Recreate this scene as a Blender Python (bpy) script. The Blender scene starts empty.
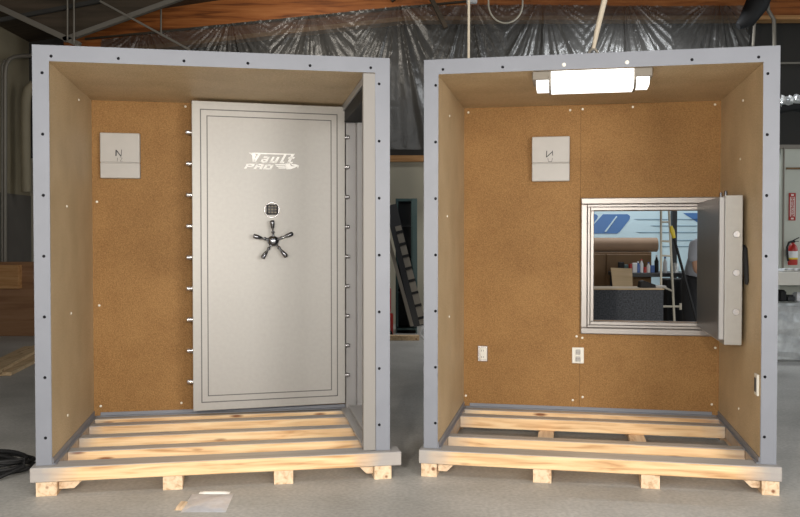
import bpy, bmesh, math, random
from mathutils import Vector, Matrix
random.seed(7)
C = bpy.context.scene.collection
PI = math.pi

# ------------------------------------------------------------------ camera
F, CX, CY, EYE, PITCH = 847.1, 400.0, 258.5, 1.401, -0.0223
cd = bpy.data.cameras.new('camera'); cam = bpy.data.objects.new('camera', cd); C.objects.link(cam)
cam.location = (0, 0, EYE); cam.rotation_euler = (PI/2 + PITCH, 0, 0)
cd.sensor_fit = 'HORIZONTAL'; cd.sensor_width = 36; cd.lens = F/800*36
cd.clip_start = 0.05; cd.clip_end = 200
bpy.context.scene.camera = cam

def at(u, v, Y):
    """place of a photo point at distance Y from the camera"""
    x = (u-CX)/F; up = -(v-CY)/F; c, s = math.cos(PITCH), math.sin(PITCH)
    d = Vector((x, c-up*s, s+up*c)); k = Y/d.y
    return Vector((x*k, Y, EYE+d.z*k))

# ------------------------------------------------------------------ materials
def new_mat(name):
    m = bpy.data.materials.new(name); m.use_nodes = True
    nt = m.node_tree; b = nt.nodes['Principled BSDF']
    return m, nt, b

def N(nt, t, **k):
    n = nt.nodes.new(t)
    for a, v in k.items(): setattr(n, a, v)
    return n

def plain(name, col, rough=.5, metal=0, spec=.5, noise=0, scale=8, bump=0, bscale=60, emit=None, es=1, coat=0):
    m, nt, b = new_mat(name)
    b.inputs['Base Color'].default_value = (*col, 1)
    b.inputs['Roughness'].default_value = rough; b.inputs['Metallic'].default_value = metal
    b.inputs['Specular IOR Level'].default_value = spec
    b.inputs['Coat Weight'].default_value = coat
    tc = N(nt, 'ShaderNodeTexCoord')
    if noise:
        n = N(nt, 'ShaderNodeTexNoise'); n.inputs['Scale'].default_value = scale; n.inputs['Detail'].default_value = 5
        r = N(nt, 'ShaderNodeValToRGB'); a = 1-noise; c = 1+noise
        r.color_ramp.elements[0].position = .3; r.color_ramp.elements[1].position = .7
        r.color_ramp.elements[0].color = (*[x*a for x in col], 1); r.color_ramp.elements[1].color = (*[min(1, x*c) for x in col], 1)
        nt.links.new(tc.outputs['Object'], n.inputs['Vector']); nt.links.new(n.outputs['Fac'], r.inputs['Fac'])
        nt.links.new(r.outputs['Color'], b.inputs['Base Color'])
    if bump:
        n = N(nt, 'ShaderNodeTexNoise'); n.inputs['Scale'].default_value = bscale; n.inputs['Detail'].default_value = 3
        bp = N(nt, 'ShaderNodeBump'); bp.inputs['Strength'].default_value = bump; bp.inputs['Distance'].default_value = .003
        nt.links.new(tc.outputs['Object'], n.inputs['Vector']); nt.links.new(n.outputs['Fac'], bp.inputs['Height'])
        nt.links.new(bp.outputs['Normal'], b.inputs['Normal'])
    if emit:
        b.inputs['Emission Color'].default_value = (*emit, 1); b.inputs['Emission Strength'].default_value = es
    return m

def board_mat(name, dark, light, rough=.45):
    m, nt, b = new_mat(name)
    tc = N(nt, 'ShaderNodeTexCoord')
    n1 = N(nt, 'ShaderNodeTexNoise'); n1.inputs['Scale'].default_value = 130; n1.inputs['Detail'].default_value = 4; n1.inputs['Roughness'].default_value = .7
    n2 = N(nt, 'ShaderNodeTexNoise'); n2.inputs['Scale'].default_value = 3.5; n2.inputs['Detail'].default_value = 5
    mx = N(nt, 'ShaderNodeMath', operation='MULTIPLY_ADD'); mx.inputs[1].default_value = .3
    r = N(nt, 'ShaderNodeValToRGB')
    r.color_ramp.elements[0].position = .45; r.color_ramp.elements[1].position = .85
    r.color_ramp.elements[0].color = (*dark, 1); r.color_ramp.elements[1].color = (*light, 1)
    nt.links.new(tc.outputs['Object'], n1.inputs['Vector']); nt.links.new(tc.outputs['Object'], n2.inputs['Vector'])
    nt.links.new(n2.outputs['Fac'], mx.inputs[0]); nt.links.new(n1.outputs['Fac'], mx.inputs[2])
    nt.links.new(mx.outputs[0], r.inputs['Fac']); nt.links.new(r.outputs['Color'], b.inputs['Base Color'])
    b.inputs['Roughness'].default_value = rough; b.inputs['Specular IOR Level'].default_value = .25
    bp = N(nt, 'ShaderNodeBump'); bp.inputs['Strength'].default_value = .6; bp.inputs['Distance'].default_value = .004
    nt.links.new(n1.outputs['Fac'], bp.inputs['Height']); nt.links.new(bp.outputs['Normal'], b.inputs['Normal'])
    return m

def wood_mat(name, dark, mid, light, axis='X', rough=.6, knots=True, grain=1.0, overspray=None):
    m, nt, b = new_mat(name)
    tc = N(nt, 'ShaderNodeTexCoord'); oi = N(nt, 'ShaderNodeObjectInfo')
    ad = N(nt, 'ShaderNodeVectorMath', operation='ADD')
    sc = N(nt, 'ShaderNodeVectorMath', operation='SCALE'); sc.inputs['Scale'].default_value = 17.0
    cx = N(nt, 'ShaderNodeCombineXYZ')
    for i in range(3): nt.links.new(oi.outputs['Random'], cx.inputs[i])
    nt.links.new(cx.outputs[0], sc.inputs[0]); nt.links.new(tc.outputs['Object'], ad.inputs[0]); nt.links.new(sc.outputs[0], ad.inputs[1])
    mp = N(nt, 'ShaderNodeMapping'); s = {'X': (1.1, 16, 16), 'Y': (16, 1.1, 16), 'Z': (16, 16, 1.1)}[axis]
    mp.inputs['Scale'].default_value = tuple(q*grain for q in s)
    nt.links.new(ad.outputs[0], mp.inputs['Vector'])
    n = N(nt, 'ShaderNodeTexNoise'); n.inputs['Scale'].default_value = 2.2; n.inputs['Detail'].default_value = 6; n.inputs['Distortion'].default_value = .6
    nt.links.new(mp.outputs[0], n.inputs['Vector'])
    r = N(nt, 'ShaderNodeValToRGB'); e = r.color_ramp.elements
    e[0].position = .3; e[0].color = (*dark, 1); e[1].position = .72; e[1].color = (*light, 1)
    q = r.color_ramp.elements.new(.48); q.color = (*mid, 1)
    nt.links.new(n.outputs['Fac'], r.inputs['Fac']); out = r.outputs['Color']
    if knots:
        mp2 = N(nt, 'ShaderNodeMapping'); s2 = {'X': (2.6, 11, 11), 'Y': (11, 2.6, 11), 'Z': (11, 11, 2.6)}[axis]; mp2.inputs['Scale'].default_value = s2
        nt.links.new(ad.outputs[0], mp2.inputs['Vector'])
        v = N(nt, 'ShaderNodeTexVoronoi'); v.inputs['Scale'].default_value = 1.0
        nt.links.new(mp2.outputs[0], v.inputs['Vector'])
        r2 = N(nt, 'ShaderNodeValToRGB'); r2.color_ramp.elements[0].position = .07; r2.color_ramp.elements[1].position = .16
        r2.color_ramp.elements[0].color = (1, 1, 1, 1); r2.color_ramp.elements[1].color = (0, 0, 0, 1)
        nt.links.new(v.outputs['Distance'], r2.inputs['Fac'])
        mk = N(nt, 'ShaderNodeMix', data_type='RGBA'); mk.inputs[7].default_value = (dark[0]*.45, dark[1]*.3, dark[2]*.25, 1)
        nt.links.new(r2.outputs['Color'], mk.inputs[0]); nt.links.new(out, mk.inputs[6]); out = mk.outputs[2]
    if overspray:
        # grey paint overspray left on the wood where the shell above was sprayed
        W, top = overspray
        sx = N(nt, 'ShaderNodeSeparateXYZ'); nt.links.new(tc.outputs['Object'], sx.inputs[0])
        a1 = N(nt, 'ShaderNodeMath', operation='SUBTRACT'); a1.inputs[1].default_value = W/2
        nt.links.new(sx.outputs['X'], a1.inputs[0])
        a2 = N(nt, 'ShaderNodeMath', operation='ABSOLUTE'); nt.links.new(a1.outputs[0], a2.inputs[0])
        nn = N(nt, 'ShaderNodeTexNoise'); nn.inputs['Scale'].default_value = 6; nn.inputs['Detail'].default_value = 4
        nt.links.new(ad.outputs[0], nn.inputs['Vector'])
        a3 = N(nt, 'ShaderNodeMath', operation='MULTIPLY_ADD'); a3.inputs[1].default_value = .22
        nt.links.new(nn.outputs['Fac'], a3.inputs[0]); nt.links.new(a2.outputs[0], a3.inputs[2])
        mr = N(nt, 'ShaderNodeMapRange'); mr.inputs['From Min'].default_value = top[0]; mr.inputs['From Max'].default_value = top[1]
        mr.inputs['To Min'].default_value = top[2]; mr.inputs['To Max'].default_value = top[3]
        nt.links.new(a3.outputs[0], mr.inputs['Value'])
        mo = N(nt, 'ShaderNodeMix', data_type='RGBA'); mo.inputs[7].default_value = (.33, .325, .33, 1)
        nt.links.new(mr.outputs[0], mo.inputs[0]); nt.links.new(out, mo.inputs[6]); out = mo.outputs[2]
    nt.links.new(out, b.inputs['Base Color']); b.inputs['Roughness'].default_value = rough
    b.inputs['Specular IOR Level'].default_value = .3
    bp = N(nt, 'ShaderNodeBump'); bp.inputs['Strength'].default_value = .25; bp.inputs['Distance'].default_value = .003
    nt.links.new(n.outputs['Fac'], bp.inputs['Height']); nt.links.new(bp.outputs['Normal'], b.inputs['Normal'])
    return m

def concrete_mat():
    m, nt, b = new_mat('concrete')
    tc = N(nt, 'ShaderNodeTexCoord')
    n1 = N(nt, 'ShaderNodeTexNoise'); n1.inputs['Scale'].default_value = 1.3; n1.inputs['Detail'].default_value = 9; n1.inputs['Roughness'].default_value = .62
    n2 = N(nt, 'ShaderNodeTexNoise'); n2.inputs['Scale'].default_value = 45; n2.inputs['Detail'].default_value = 5
    r = N(nt, 'ShaderNodeValToRGB'); e = r.color_ramp.elements
    e[0].position = .32; e[0].color = (.32, .315, .30, 1); e[1].position = .68; e[1].color = (.49, .48, .46, 1)
    r2 = N(nt, 'ShaderNodeValToRGB'); r2.color_ramp.elements[0].position = .3; r2.color_ramp.elements[1].position = .7
    r2.color_ramp.elements[0].color = (.8, .8, .8, 1); r2.color_ramp.elements[1].color = (1.1, 1.1, 1.1, 1)
    mu = N(nt, 'ShaderNodeMix', data_type='RGBA', blend_type='MULTIPLY'); mu.inputs[0].default_value = 1
    for n in (n1, n2): nt.links.new(tc.outputs['Object'], n.inputs['Vector'])
    nt.links.new(n1.outputs['Fac'], r.inputs['Fac']); nt.links.new(n2.outputs['Fac'], r2.inputs['Fac'])
    nt.links.new(r.outputs['Color'], mu.inputs[6]); nt.links.new(r2.outputs['Color'], mu.inputs[7])
    nt.links.new(mu.outputs[2], b.inputs['Base Color'])
    rr = N(nt, 'ShaderNodeMapRange'); rr.inputs['To Min'].default_value = .42; rr.inputs['To Max'].default_value = .62
    nt.links.new(n1.outputs['Fac'], rr.inputs['Value']); nt.links.new(rr.outputs[0], b.inputs['Roughness'])
    bp = N(nt, 'ShaderNodeBump'); bp.inputs['Strength'].default_value = .12; bp.inputs['Distance'].default_value = .004
    nt.links.new(n2.outputs['Fac'], bp.inputs['Height']); nt.links.new(bp.outputs['Normal'], b.inputs['Normal'])
    return m

def brushed_mat(name, col, rough, metal):
    m, nt, b = new_mat(name)
    tc = N(nt, 'ShaderNodeTexCoord'); mp = N(nt, 'ShaderNodeMapping'); mp.inputs['Scale'].default_value = (2, 2, 60)
    n = N(nt, 'ShaderNodeTexNoise'); n.inputs['Scale'].default_value = 3; n.inputs['Detail'].default_value = 4
    nt.links.new(tc.outputs['Object'], mp.inputs[0]); nt.links.new(mp.outputs[0], n.inputs['Vector'])
    bp = N(nt, 'ShaderNodeBump'); bp.inputs['Strength'].default_value = .08
    nt.links.new(n.outputs['Fac'], bp.inputs['Height']); nt.links.new(bp.outputs['Normal'], b.inputs['Normal'])
    b.inputs['Base Color'].default_value = (*col, 1); b.inputs['Roughness'].default_value = rough; b.inputs['Metallic'].default_value = metal
    return m

def sheet_mat():
    m, nt, b = new_mat('plastic_sheet')
    b.inputs['Base Color'].default_value = (.085, .082, .078, 1); b.inputs['Roughness'].default_value = .32
    b.inputs['Specular IOR Level'].default_value = .8
    tc = N(nt, 'ShaderNodeTexCoord'); n = N(nt, 'ShaderNodeTexNoise'); n.inputs['Scale'].default_value = 6; n.inputs['Detail'].default_value = 6
    bp = N(nt, 'ShaderNodeBump'); bp.inputs['Strength'].default_value = .5; bp.inputs['Distance'].default_value = .05
    nt.links.new(tc.outputs['Object'], n.inputs['Vector']); nt.links.new(n.outputs['Fac'], bp.inputs['Height']); nt.links.new(bp.outputs['Normal'], b.inputs['Normal'])
    tr = N(nt, 'ShaderNodeBsdfTransparent'); mx = N(nt, 'ShaderNodeMixShader'); mx.inputs[0].default_value = .62
    o = nt.nodes['Material Output']
    nt.links.new(tr.outputs[0], mx.inputs[1]); nt.links.new(b.outputs[0], mx.inputs[2]); nt.links.new(mx.outputs[0], o.inputs['Surface'])
    return m

M = {}
M['flange'] = plain('grey_enamel', (.205, .216, .25), .42, 0, .45, noise=.04, scale=5, bump=.1, bscale=180)
M['door'] = plain('silver_enamel', (.35, .337, .32), .40, .15, .5, noise=.03, scale=40, bump=.12, bscale=220)
M['door_groove'] = plain('pinstripe_grey', (.10, .095, .095), .5)
M['jamb'] = plain('jamb_enamel', (.36, .35, .35), .4, .1, .5, bump=.08, bscale=150)
M['plate'] = plain('plate_enamel', (.245, .232, .22), .5, 0, .4, bump=.08, bscale=150)
M['hatch_dark'] = brushed_mat('dark_steel', (.15, .15, .155), .38, .55)
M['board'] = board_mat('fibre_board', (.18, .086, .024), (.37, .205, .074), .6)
M['board_side'] = board_mat('sheen_tinted_board', (.36, .26, .145), (.68, .53, .34), .5)  # same board, grazing sheen put into a paler, greyer base colour
M['steel'] = plain('bright_steel', (.62, .60, .60), .25, .9)
M['brushed'] = brushed_mat('satin_steel', (.30, .28, .27), .38, .6)
M['chrome'] = plain('chrome', (.22, .22, .235), .2, 1)
M['pewter'] = plain('dark_chrome', (.20, .20, .21), .2, .9)
M['screw_white'] = plain('white_screw', (.8, .78, .7), .4)
M['hole'] = plain('dark_fastener', (.008, .008, .01), .8, 0, .1)
M['box'] = plain('pale_grey_enamel', (.42, .405, .39), .42, 0, .4, noise=.03, scale=10)
M['ink'] = plain('black_ink', (.04, .04, .045), .5)
M['logo'] = plain('white_decal', (.95, .94, .92), .45)
M['logo_pale'] = plain('pale_decal', (.80, .70, .66), .45)
M['lens'] = plain('lamp_lens', (.9, .9, .88), .4, emit=(1, .985, .95), es=1.7)
M['lampmetal'] = plain('satin_nickel', (.16, .14, .115), .45, .4)
M['outlet'] = plain('ivory_plastic', (.72, .70, .64), .35)
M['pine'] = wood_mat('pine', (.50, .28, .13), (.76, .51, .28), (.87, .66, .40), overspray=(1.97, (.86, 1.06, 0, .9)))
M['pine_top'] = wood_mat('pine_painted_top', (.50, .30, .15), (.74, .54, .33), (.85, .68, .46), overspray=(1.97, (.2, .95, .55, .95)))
M['pine_block'] = wood_mat('pine_block', (.50, .32, .19), (.70, .52, .35), (.80, .63, .45), axis='Y', rough=.7)
M['concrete'] = concrete_mat()
M['wall_cream'] = plain('cream_wall', (.40, .37, .29), .7, noise=.06, scale=1.5)
M['wall_beige'] = plain('beige_wall', (.30, .26, .18), .7, noise=.12, scale=1.5)
M['wall_grey'] = plain('grey_wainscot', (.12, .11, .10), .7, noise=.15, scale=2)
M['wall_dark'] = plain('dark_upper_wall', (.035, .033, .03), .8)
M['glulam'] = wood_mat('orange_timber', (.15, .045, .012), (.33, .105, .025), (.45, .17, .05), grain=.5, knots=False, rough=.5)
M['glulam_light'] = wood_mat('light_timber', (.36, .17, .06), (.48, .25, .10), (.60, .35, .16), grain=.6, knots=False)
M['deck'] = wood_mat('dark_deck', (.035, .026, .018), (.06, .045, .03), (.09, .065, .045), grain=.3, knots=False)
M['rod'] = plain('galvanised', (.22, .20, .17), .5, .4)
M['rope'] = plain('rope', (.55, .48, .38), .8, bump=.5, bscale=120)
M['sheet'] = sheet_mat()
M['plywood'] = wood_mat('plywood', (.22, .11, .055), (.30, .16, .08), (.36, .20, .11), grain=.4, knots=False)
M['plywood_pale'] = wood_mat('pale_plywood', (.46, .33, .19), (.55, .41, .25), (.62, .47, .30), grain=.4, knots=False)
M['timber'] = wood_mat('timber', (.40, .26, .14), (.58, .42, .25), (.68, .52, .33), axis='Y')
M['black'] = plain('black_rubber', (.012, .012, .013), .65, 0, .3)
M['red'] = plain('red_paint', (.38, .02, .015), .35)
M['red_white'] = plain('sign_white', (.7, .62, .58), .5)
M['maroon'] = plain('maroon_fabric', (.10, .012, .02), .8)
M['silverfoil'] = plain('silver_foil', (.78, .80, .82), .3, .7, noise=.25, scale=9, bump=1, bscale=22)
M['packet'] = plain('packet_film', (.62, .65, .72), .3, .3, .8, noise=.1, scale=25, bump=.6, bscale=40)
M['green'] = plain('green_steel', (.045, .085, .085), .45, .2)
M['darksteel'] = plain('black_steel', (.02, .021, .024), .5)
M['kraft'] = plain('kraft_paper', (.30, .20, .13), .7, noise=.05, scale=6)
M['cabinet'] = plain('brown_cabinet', (.16, .085, .03), .6, noise=.15, scale=3)
M['carpet'] = plain('grey_carpet', (.055, .06, .07), .95, noise=.5, scale=70, bump=1, bscale=90)
M['creamtube'] = plain('cream_tube', (.55, .51, .42), .4)
M['trailer'] = plain('pale_blue_panel', (.60, .78, .86), .35, noise=.03, scale=3)
M['decalblue'] = plain('blue_decal', (.08, .20, .46), .35)
M['stripe'] = plain('blue_grey_stripe', (.20, .32, .42), .4)
M['yellow'] = plain('yellow_grip', (.65, .50, .02), .4)
M['blue'] = plain('blue_plastic', (.05, .12, .35), .4)
M['whiteplastic'] = plain('white_plastic', (.65, .66, .68), .4)
M['grey_shirt'] = plain('grey_cotton', (.34, .36, .41), .9, bump=.3, bscale=40)
M['black_trousers'] = plain('black_cotton', (.012, .012, .014), .9)
M['skin'] = plain('skin', (.50, .29, .20), .5)
M['hair'] = plain('brown_hair', (.05, .03, .02), .6)
M['boot'] = plain('brown_boot', (.10, .06, .035), .6)

# ------------------------------------------------------------------ mesh helpers
def BM(): return bmesh.new()

def box(bm, x0, x1, y0, y1, z0, z1, bev=0, seg=1, mi=0):
    r = bmesh.ops.create_cube(bm, size=1)
    v = r['verts']
    bmesh.ops.scale(bm, vec=(x1-x0, y1-y0, z1-z0), verts=v)
    bmesh.ops.translate(bm, vec=((x0+x1)/2, (y0+y1)/2, (z0+z1)/2), verts=v)
    fs = {f for q in v for f in q.link_faces}
    for f in fs: f.material_index = mi
    if bev:
        es = list({e for q in v for e in q.link_edges})
        bmesh.ops.bevel(bm, geom=es, offset=bev, segments=seg, profile=.5, affect='EDGES')

def cyl(bm, p0, p1, r, n=16, r2=None, cap=True):
    p0, p1 = Vector(p0), Vector(p1); d = p1-p0; L = d.length
    q = d.to_track_quat('Z', 'Y').to_matrix().to_4x4()
    bmesh.ops.create_cone(bm, cap_ends=cap, segments=n, radius1=r, radius2=r if r2 is None else r2, depth=L,
                          matrix=Matrix.Translation((p0+p1)/2) @ q)

def ball(bm, c, r, s=(1, 1, 1), n=12):
    bmesh.ops.create_uvsphere(bm, u_segments=n, v_segments=max(6, n//2+2), radius=r,
                              matrix=Matrix.Translation(c) @ Matrix.Diagonal((*s, 1)))

def prism(bm, pts, axis, t0, t1):
    """extrude a 2D outline between t0 and t1 along axis"""
    def P(p, t): return {'y': (p[0], t, p[1]), 'x': (t, p[0], p[1]), 'z': (p[0], p[1], t)}[axis]
    A = [bm.verts.new(P(p, t0)) for p in pts]; B = [bm.verts.new(P(p, t1)) for p in pts]
    n = len(pts)
    bm.faces.new(A); bm.faces.new(B[::-1])
    for i in range(n): bm.faces.new((A[i], B[i], B[(i+1) % n], A[(i+1) % n]))

def bar(bm, p0, p1, w, h, up=(0, 0, 1)):
    p0, p1 = Vector(p0), Vector(p1); d = (p1-p0); L = d.length; d.normalize()
    u = Vector(up); s = d.cross(u).normalized(); u = s.cross(d).normalized()
    m = Matrix((s, d, u)).transposed().to_4x4(); m.translation = (p0+p1)/2
    bmesh.ops.create_cube(bm, size=1, matrix=m @ Matrix.Diagonal((w, L, h, 1)))

def tube(bm, pts, r, n=8):
    pts = [Vector(p) for p in pts]; rings = []
    ref = Vector((0, 0, 1))
    for i, p in enumerate(pts):
        d = (pts[min(i+1, len(pts)-1)]-pts[max(i-1, 0)]).normalized()
        a = ref - d*ref.dot(d)
        if a.length < .05: a = Vector((1, 0, 0)) - d*d.x
        a.normalize(); b = d.cross(a); ref = a
        rr = r[i] if isinstance(r, (list, tuple)) else r
        rings.append([bm.verts.new(p+(a*math.cos(k*2*PI/n)+b*math.sin(k*2*PI/n))*rr) for k in range(n)])
    for A, B in zip(rings, rings[1:]):
        for k in range(n): bm.faces.new((A[k], A[(k+1) % n], B[(k+1) % n], B[k]))
    bm.faces.new(rings[0][::-1]); bm.faces.new(rings[-1])

def lathe(bm, prof, n=20, c=(0, 0, 0)):
    rings = [[bm.verts.new((c[0]+r*math.cos(k*2*PI/n), c[1]+r*math.sin(k*2*PI/n), c[2]+z)) for k in range(n)] for r, z in prof]
    for A, B in zip(rings, rings[1:]):
        for k in range(n): bm.faces.new((A[k], A[(k+1) % n], B[(k+1) % n], B[k]))
    bm.faces.new(rings[0][::-1]); bm.faces.new(rings[-1])

def obj(name, bm, mats, parent=None, smooth=False, loc=None):
    bmesh.ops.recalc_face_normals(bm, faces=bm.faces[:])
    me = bpy.data.meshes.new(name); bm.to_mesh(me); bm.free()
    for m in (mats if isinstance(mats, (list, tuple)) else [mats]): me.materials.append(m)
    if smooth:
        for p in me.polygons: p.use_smooth = True
        try: me.set_sharp_from_angle(angle=math.radians(40))
        except Exception: pass
    o = bpy.data.objects.new(name, me); C.objects.link(o)
    if parent: o.parent = parent
    if loc is not None: o.location = loc
    return o

def tag(o, label, cat, group=None):
    o['label'] = label; o['category'] = cat
    if group: o['group'] = group
    return o

def thing(name, label, cat, loc, rz=0, group=None):
    o = bpy.data.objects.new(name, None); C.objects.link(o); o.empty_display_size = .1
    o.location = loc; o.rotation_euler = (0, 0, rz)
    return tag(o, label, cat, group)

def struct(name, bm, m, kind='structure'):
    o = obj(name, bm, m); o['kind'] = kind; return o

def copy_at(o, loc, parent=None, rot=None):
    c = o.copy(); C.objects.link(c); c.location = loc
    if parent: c.parent = parent
    if rot: c.rotation_euler = rot
    return c

# ------------------------------------------------------------------ unit frames
ZP = .16                       # top of the pallets
H = 2.30; T = ZP+H             # shell height
LX, LY, LA = -1.9971, 4.6176, .1793
RX, RY, RA = .1404, 5.0184, -.1939
W = 1.970; D = 1.306; FL = .0845
CEIL = 2.372
class Fr:
    def __init__(s, x, y, t): s.x, s.y, s.t = x, y, t
    def w(s, a, b, z): return Vector((s.x+a*math.cos(s.t)-b*math.sin(s.t), s.y+a*math.sin(s.t)+b*math.cos(s.t), z))
FLt, FRt = Fr(LX, LY, LA), Fr(RX, RY, RA)

# small shared meshes
def screw_proto(name, mat, r, h, parent, loc):
    bm = BM(); cyl(bm, (0, 0, 0), (0, -h, 0), r, 10, r*.75); return obj(name, bm, mat, parent, True, loc)

def flange(root, fr, loc_z=ZP):
    bm = BM(); z0, z1 = 0, H
    pts = [(0, z0), (0, z1), (W, z1), (W, z0), (W-FL, z0), (W-FL, z1-FL), (FL, z1-FL), (FL, z0)]
    prism(bm, pts, 'y', 0, .008)
    es = [e for e in bm.edges if abs(e.verts[0].co.y) < 1e-5 and abs(e.verts[1].co.y) < 1e-5]
    bmesh.ops.bevel(bm, geom=es, offset=.003, segments=2, affect='EDGES')
    return obj('front_flange', bm, M['flange'], root)

def outer_skin(root, opening_back=None, opening_right=None):
    bm = BM(); t = .006
    def wallx(x0, x1, op=None):
        if not op: box(bm, x0, x1, .008, D+.08, 0, H); return
        b0, b1, z0, z1 = op
        box(bm, x0, x1, .008, b0, 0, H); box(bm, x0, x1, b1, D+.08, 0, H)
        box(bm, x0, x1, b0, b1, z1, H)
        if z0 > 0: box(bm, x0, x1, b0, b1, 0, z0)
    wallx(0, t); wallx(W-t, W, opening_right)
    if opening_back:
        a0, a1, z0, z1 = opening_back; y0, y1 = D+.08-t, D+.08
        box(bm, t, a0, y0, y1, 0, H); box(bm, a1, W-t, y0, y1, 0, H); box(bm, a0, a1, y0, y1, 0, z0); box(bm, a0, a1, y0, y1, z1, H)
    else: box(bm, t, W-t, D+.08-t, D+.08, 0, H)
    box(bm, t, W-t, .008, D+.08, H-t, H)
    return obj('outer_skin', bm, M['flange'], root)

# ================================================================== LEFT UNIT
rootL = thing('vault_shell', 'grey steel-framed vault section with a tall silver walk-in door, left of the two', 'vault', (LX, LY, ZP), LA)
z_ = lambda z: z-ZP
flange(rootL, FLt); outer_skin(rootL, opening_right=(.10, 1.20, .05, 2.16))
bm = BM(); box(bm, .0065, FL, .0085, D-.001, .002, z_(CEIL)); obj('side_panel', bm, M['board_side'], rootL)
bm = BM(); box(bm, .0065, W-.0065, D, D+.0735, .002, z_(CEIL)); obj('back_panel', bm, M['board'], rootL)
bm = BM(); box(bm, .0065, W-.0065, .0085, D+.0735, z_(CEIL)+.001, H-.0065); obj('ceiling_panel', bm, M['board_side'], rootL)
# side door frame in the right wall
bm = BM()
box(bm, 1.812, W-FL-.001, .0, .045, .002, z_(2.369), .003)
box(bm, W-FL, W-.0065, .0085, .095, .002, z_(2.369))
box(bm, 1.825, W-FL, .045, .095, .002, z_(2.369))
obj('front_jamb', bm, M['plate'], rootL)
bm = BM()
box(bm, 1.853, W-.0065, 1.238, D-.001, .002, z_(2.369), .003)
box(bm, 1.925, W-.0065, 1.15, 1.2375, .04, z_(2.32), .002)
obj('rear_jamb', bm, M['jamb'], rootL)
bm = BM()
box(bm, 1.825, W-.0065, .096, 1.199, z_(2.326), z_(2.369), .002)
obj('frame_header', bm, M['jamb'], rootL)
bm = BM(); box(bm, 1.835, W-.0065, .096, 1.149, z_(2.24), z_(2.3245), .002); obj('black_header_block', bm, M['black'], rootL)  # black block below the header, across the top of the opening
bm = BM()
box(bm, 1.815, W-.0065, .096, 1.199, .002, .02, .002)
box(bm, 1.862, W-.0065, .096, 1.149, .0205, .045, .002)
obj('frame_sill', bm, M['jamb'], rootL)
# bottom tracks
bm = BM(); box(bm, FL+.001, .104, .0085, D-.002, .001, .006); box(bm, FL+.001, FL+.006, .0085, D-.002, .006, .038)
obj('bottom_track', bm, M['flange'], rootL)
bm = BM(); box(bm, .106, 1.86, D-.035, D-.002, .001, .006); box(bm, .13, 1.86, D-.007, D-.002, .006, .028)
obj('bottom_track', bm, M['flange'], rootL)

# flange screws
s0 = None
def flange_screws(root, side_a, top_a, zs, zt, white=()):
    protos = {}
    def put(a, z, m):
        if m not in protos:
            protos[m] = screw_proto('screw', M[m], .0085 if m == 'hole' else .012, .004, root, (a, 0, z))
            if m != 'hole': protos[m]['label'] = 'white screw'
        else: copy_at(protos[m], (a, 0, z), root)
    for i, z in enumerate(zs):
        put(side_a[0], z, 'hole'); put(side_a[1], z, 'hole')
    for i, a in enumerate(top_a): put(a, zt, 'screw_white' if i in white else 'hole')
zs = [z_(.312+.3327*k) for k in range(7)]
flange_screws(rootL, (.052, 1.906), [.099+.3515*k for k in range(6)], zs, z_(2.400))

def wall_screws(root, pts_back, pts_left=(), pts_right=()):
    p = screw_proto('panel_screw', M['screw_white'], .0085, .0035, root, (pts_back[0][0], D, z_(pts_back[0][1])))
    for a, z in pts_back[1:]: copy_at(p, (a, D, z_(z)), root)
    for b, z in pts_left: copy_at(p, (FL, b, z_(z)), root, (0, 0, PI/2))
    for b, z in pts_right: copy_at(p, (W-FL, b, z_(z)), root, (0, 0, -PI/2))
wall_screws(rootL, [(.72, 2.345), (.115, 1.665), (.125, .94), (.13, .232), (.68, .235)], [(.45, 1.6), (.55, .95), (.42, .35), (.85, 2.30)])

# ---- vault door leaf (local x along leaf, from the free left edge)
dA, dB = Vector((.776, 1.08)), Vector((1.842, 1.18))
dl = (dB-dA).length; dang = math.atan2(dB.y-dA.y, dB.x-dA.x)
door = bpy.data.objects.new('vault_door', None); C.objects.link(door); door.parent = rootL
door.location = (dA.x, dA.y, z_(.217)); door.rotation_euler = (0, 0, dang); DH = 2.137
bm = BM()
box(bm, 0, dl, 0, .012, 0, DH, .004, 2)
obj('face_plate', bm, M['door'], door)
bm = BM(); box(bm, .02, dl-.02, .0122, .105, .02, DH-.02, .004)
obj('door_body', bm, M['jamb'], door)
bm = BM()
for ins, w in ((.055, .007), (.099, .0065)):
    for (x0, x1, z0, z1) in ((ins, dl-ins, ins, ins+w), (ins, dl-ins, DH-ins-w, DH-ins), (ins, ins+w, ins, DH-ins), (dl-ins-w, dl-ins, ins, DH-ins)):
        box(bm, x0, x1, -.0012, .001, z0, z1)
obj('pinstripe', bm, M['door_groove'], door)
bm = BM(); cyl(bm, (0, 0, 0), (-.055, 0, 0), .016, 16); cyl(bm, (-.055, 0, 0), (-.06, 0, 0), .016, 16, .012)
b0 = obj('locking_bolt', bm, M['steel'], door, True, (.02, .045, .0))
zb = [DH*(p-100)/311 for p in ()]
bz = [2.137-(.2135+.2155*k)+.0 for k in range(9)]
b0.location.z = bz[0]
for z in bz[1:]: copy_at(b0, (.02, .045, z), door)
for z in bz: copy_at(b0, (dl-.022, .035, z), door, (0, 0, PI))
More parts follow.
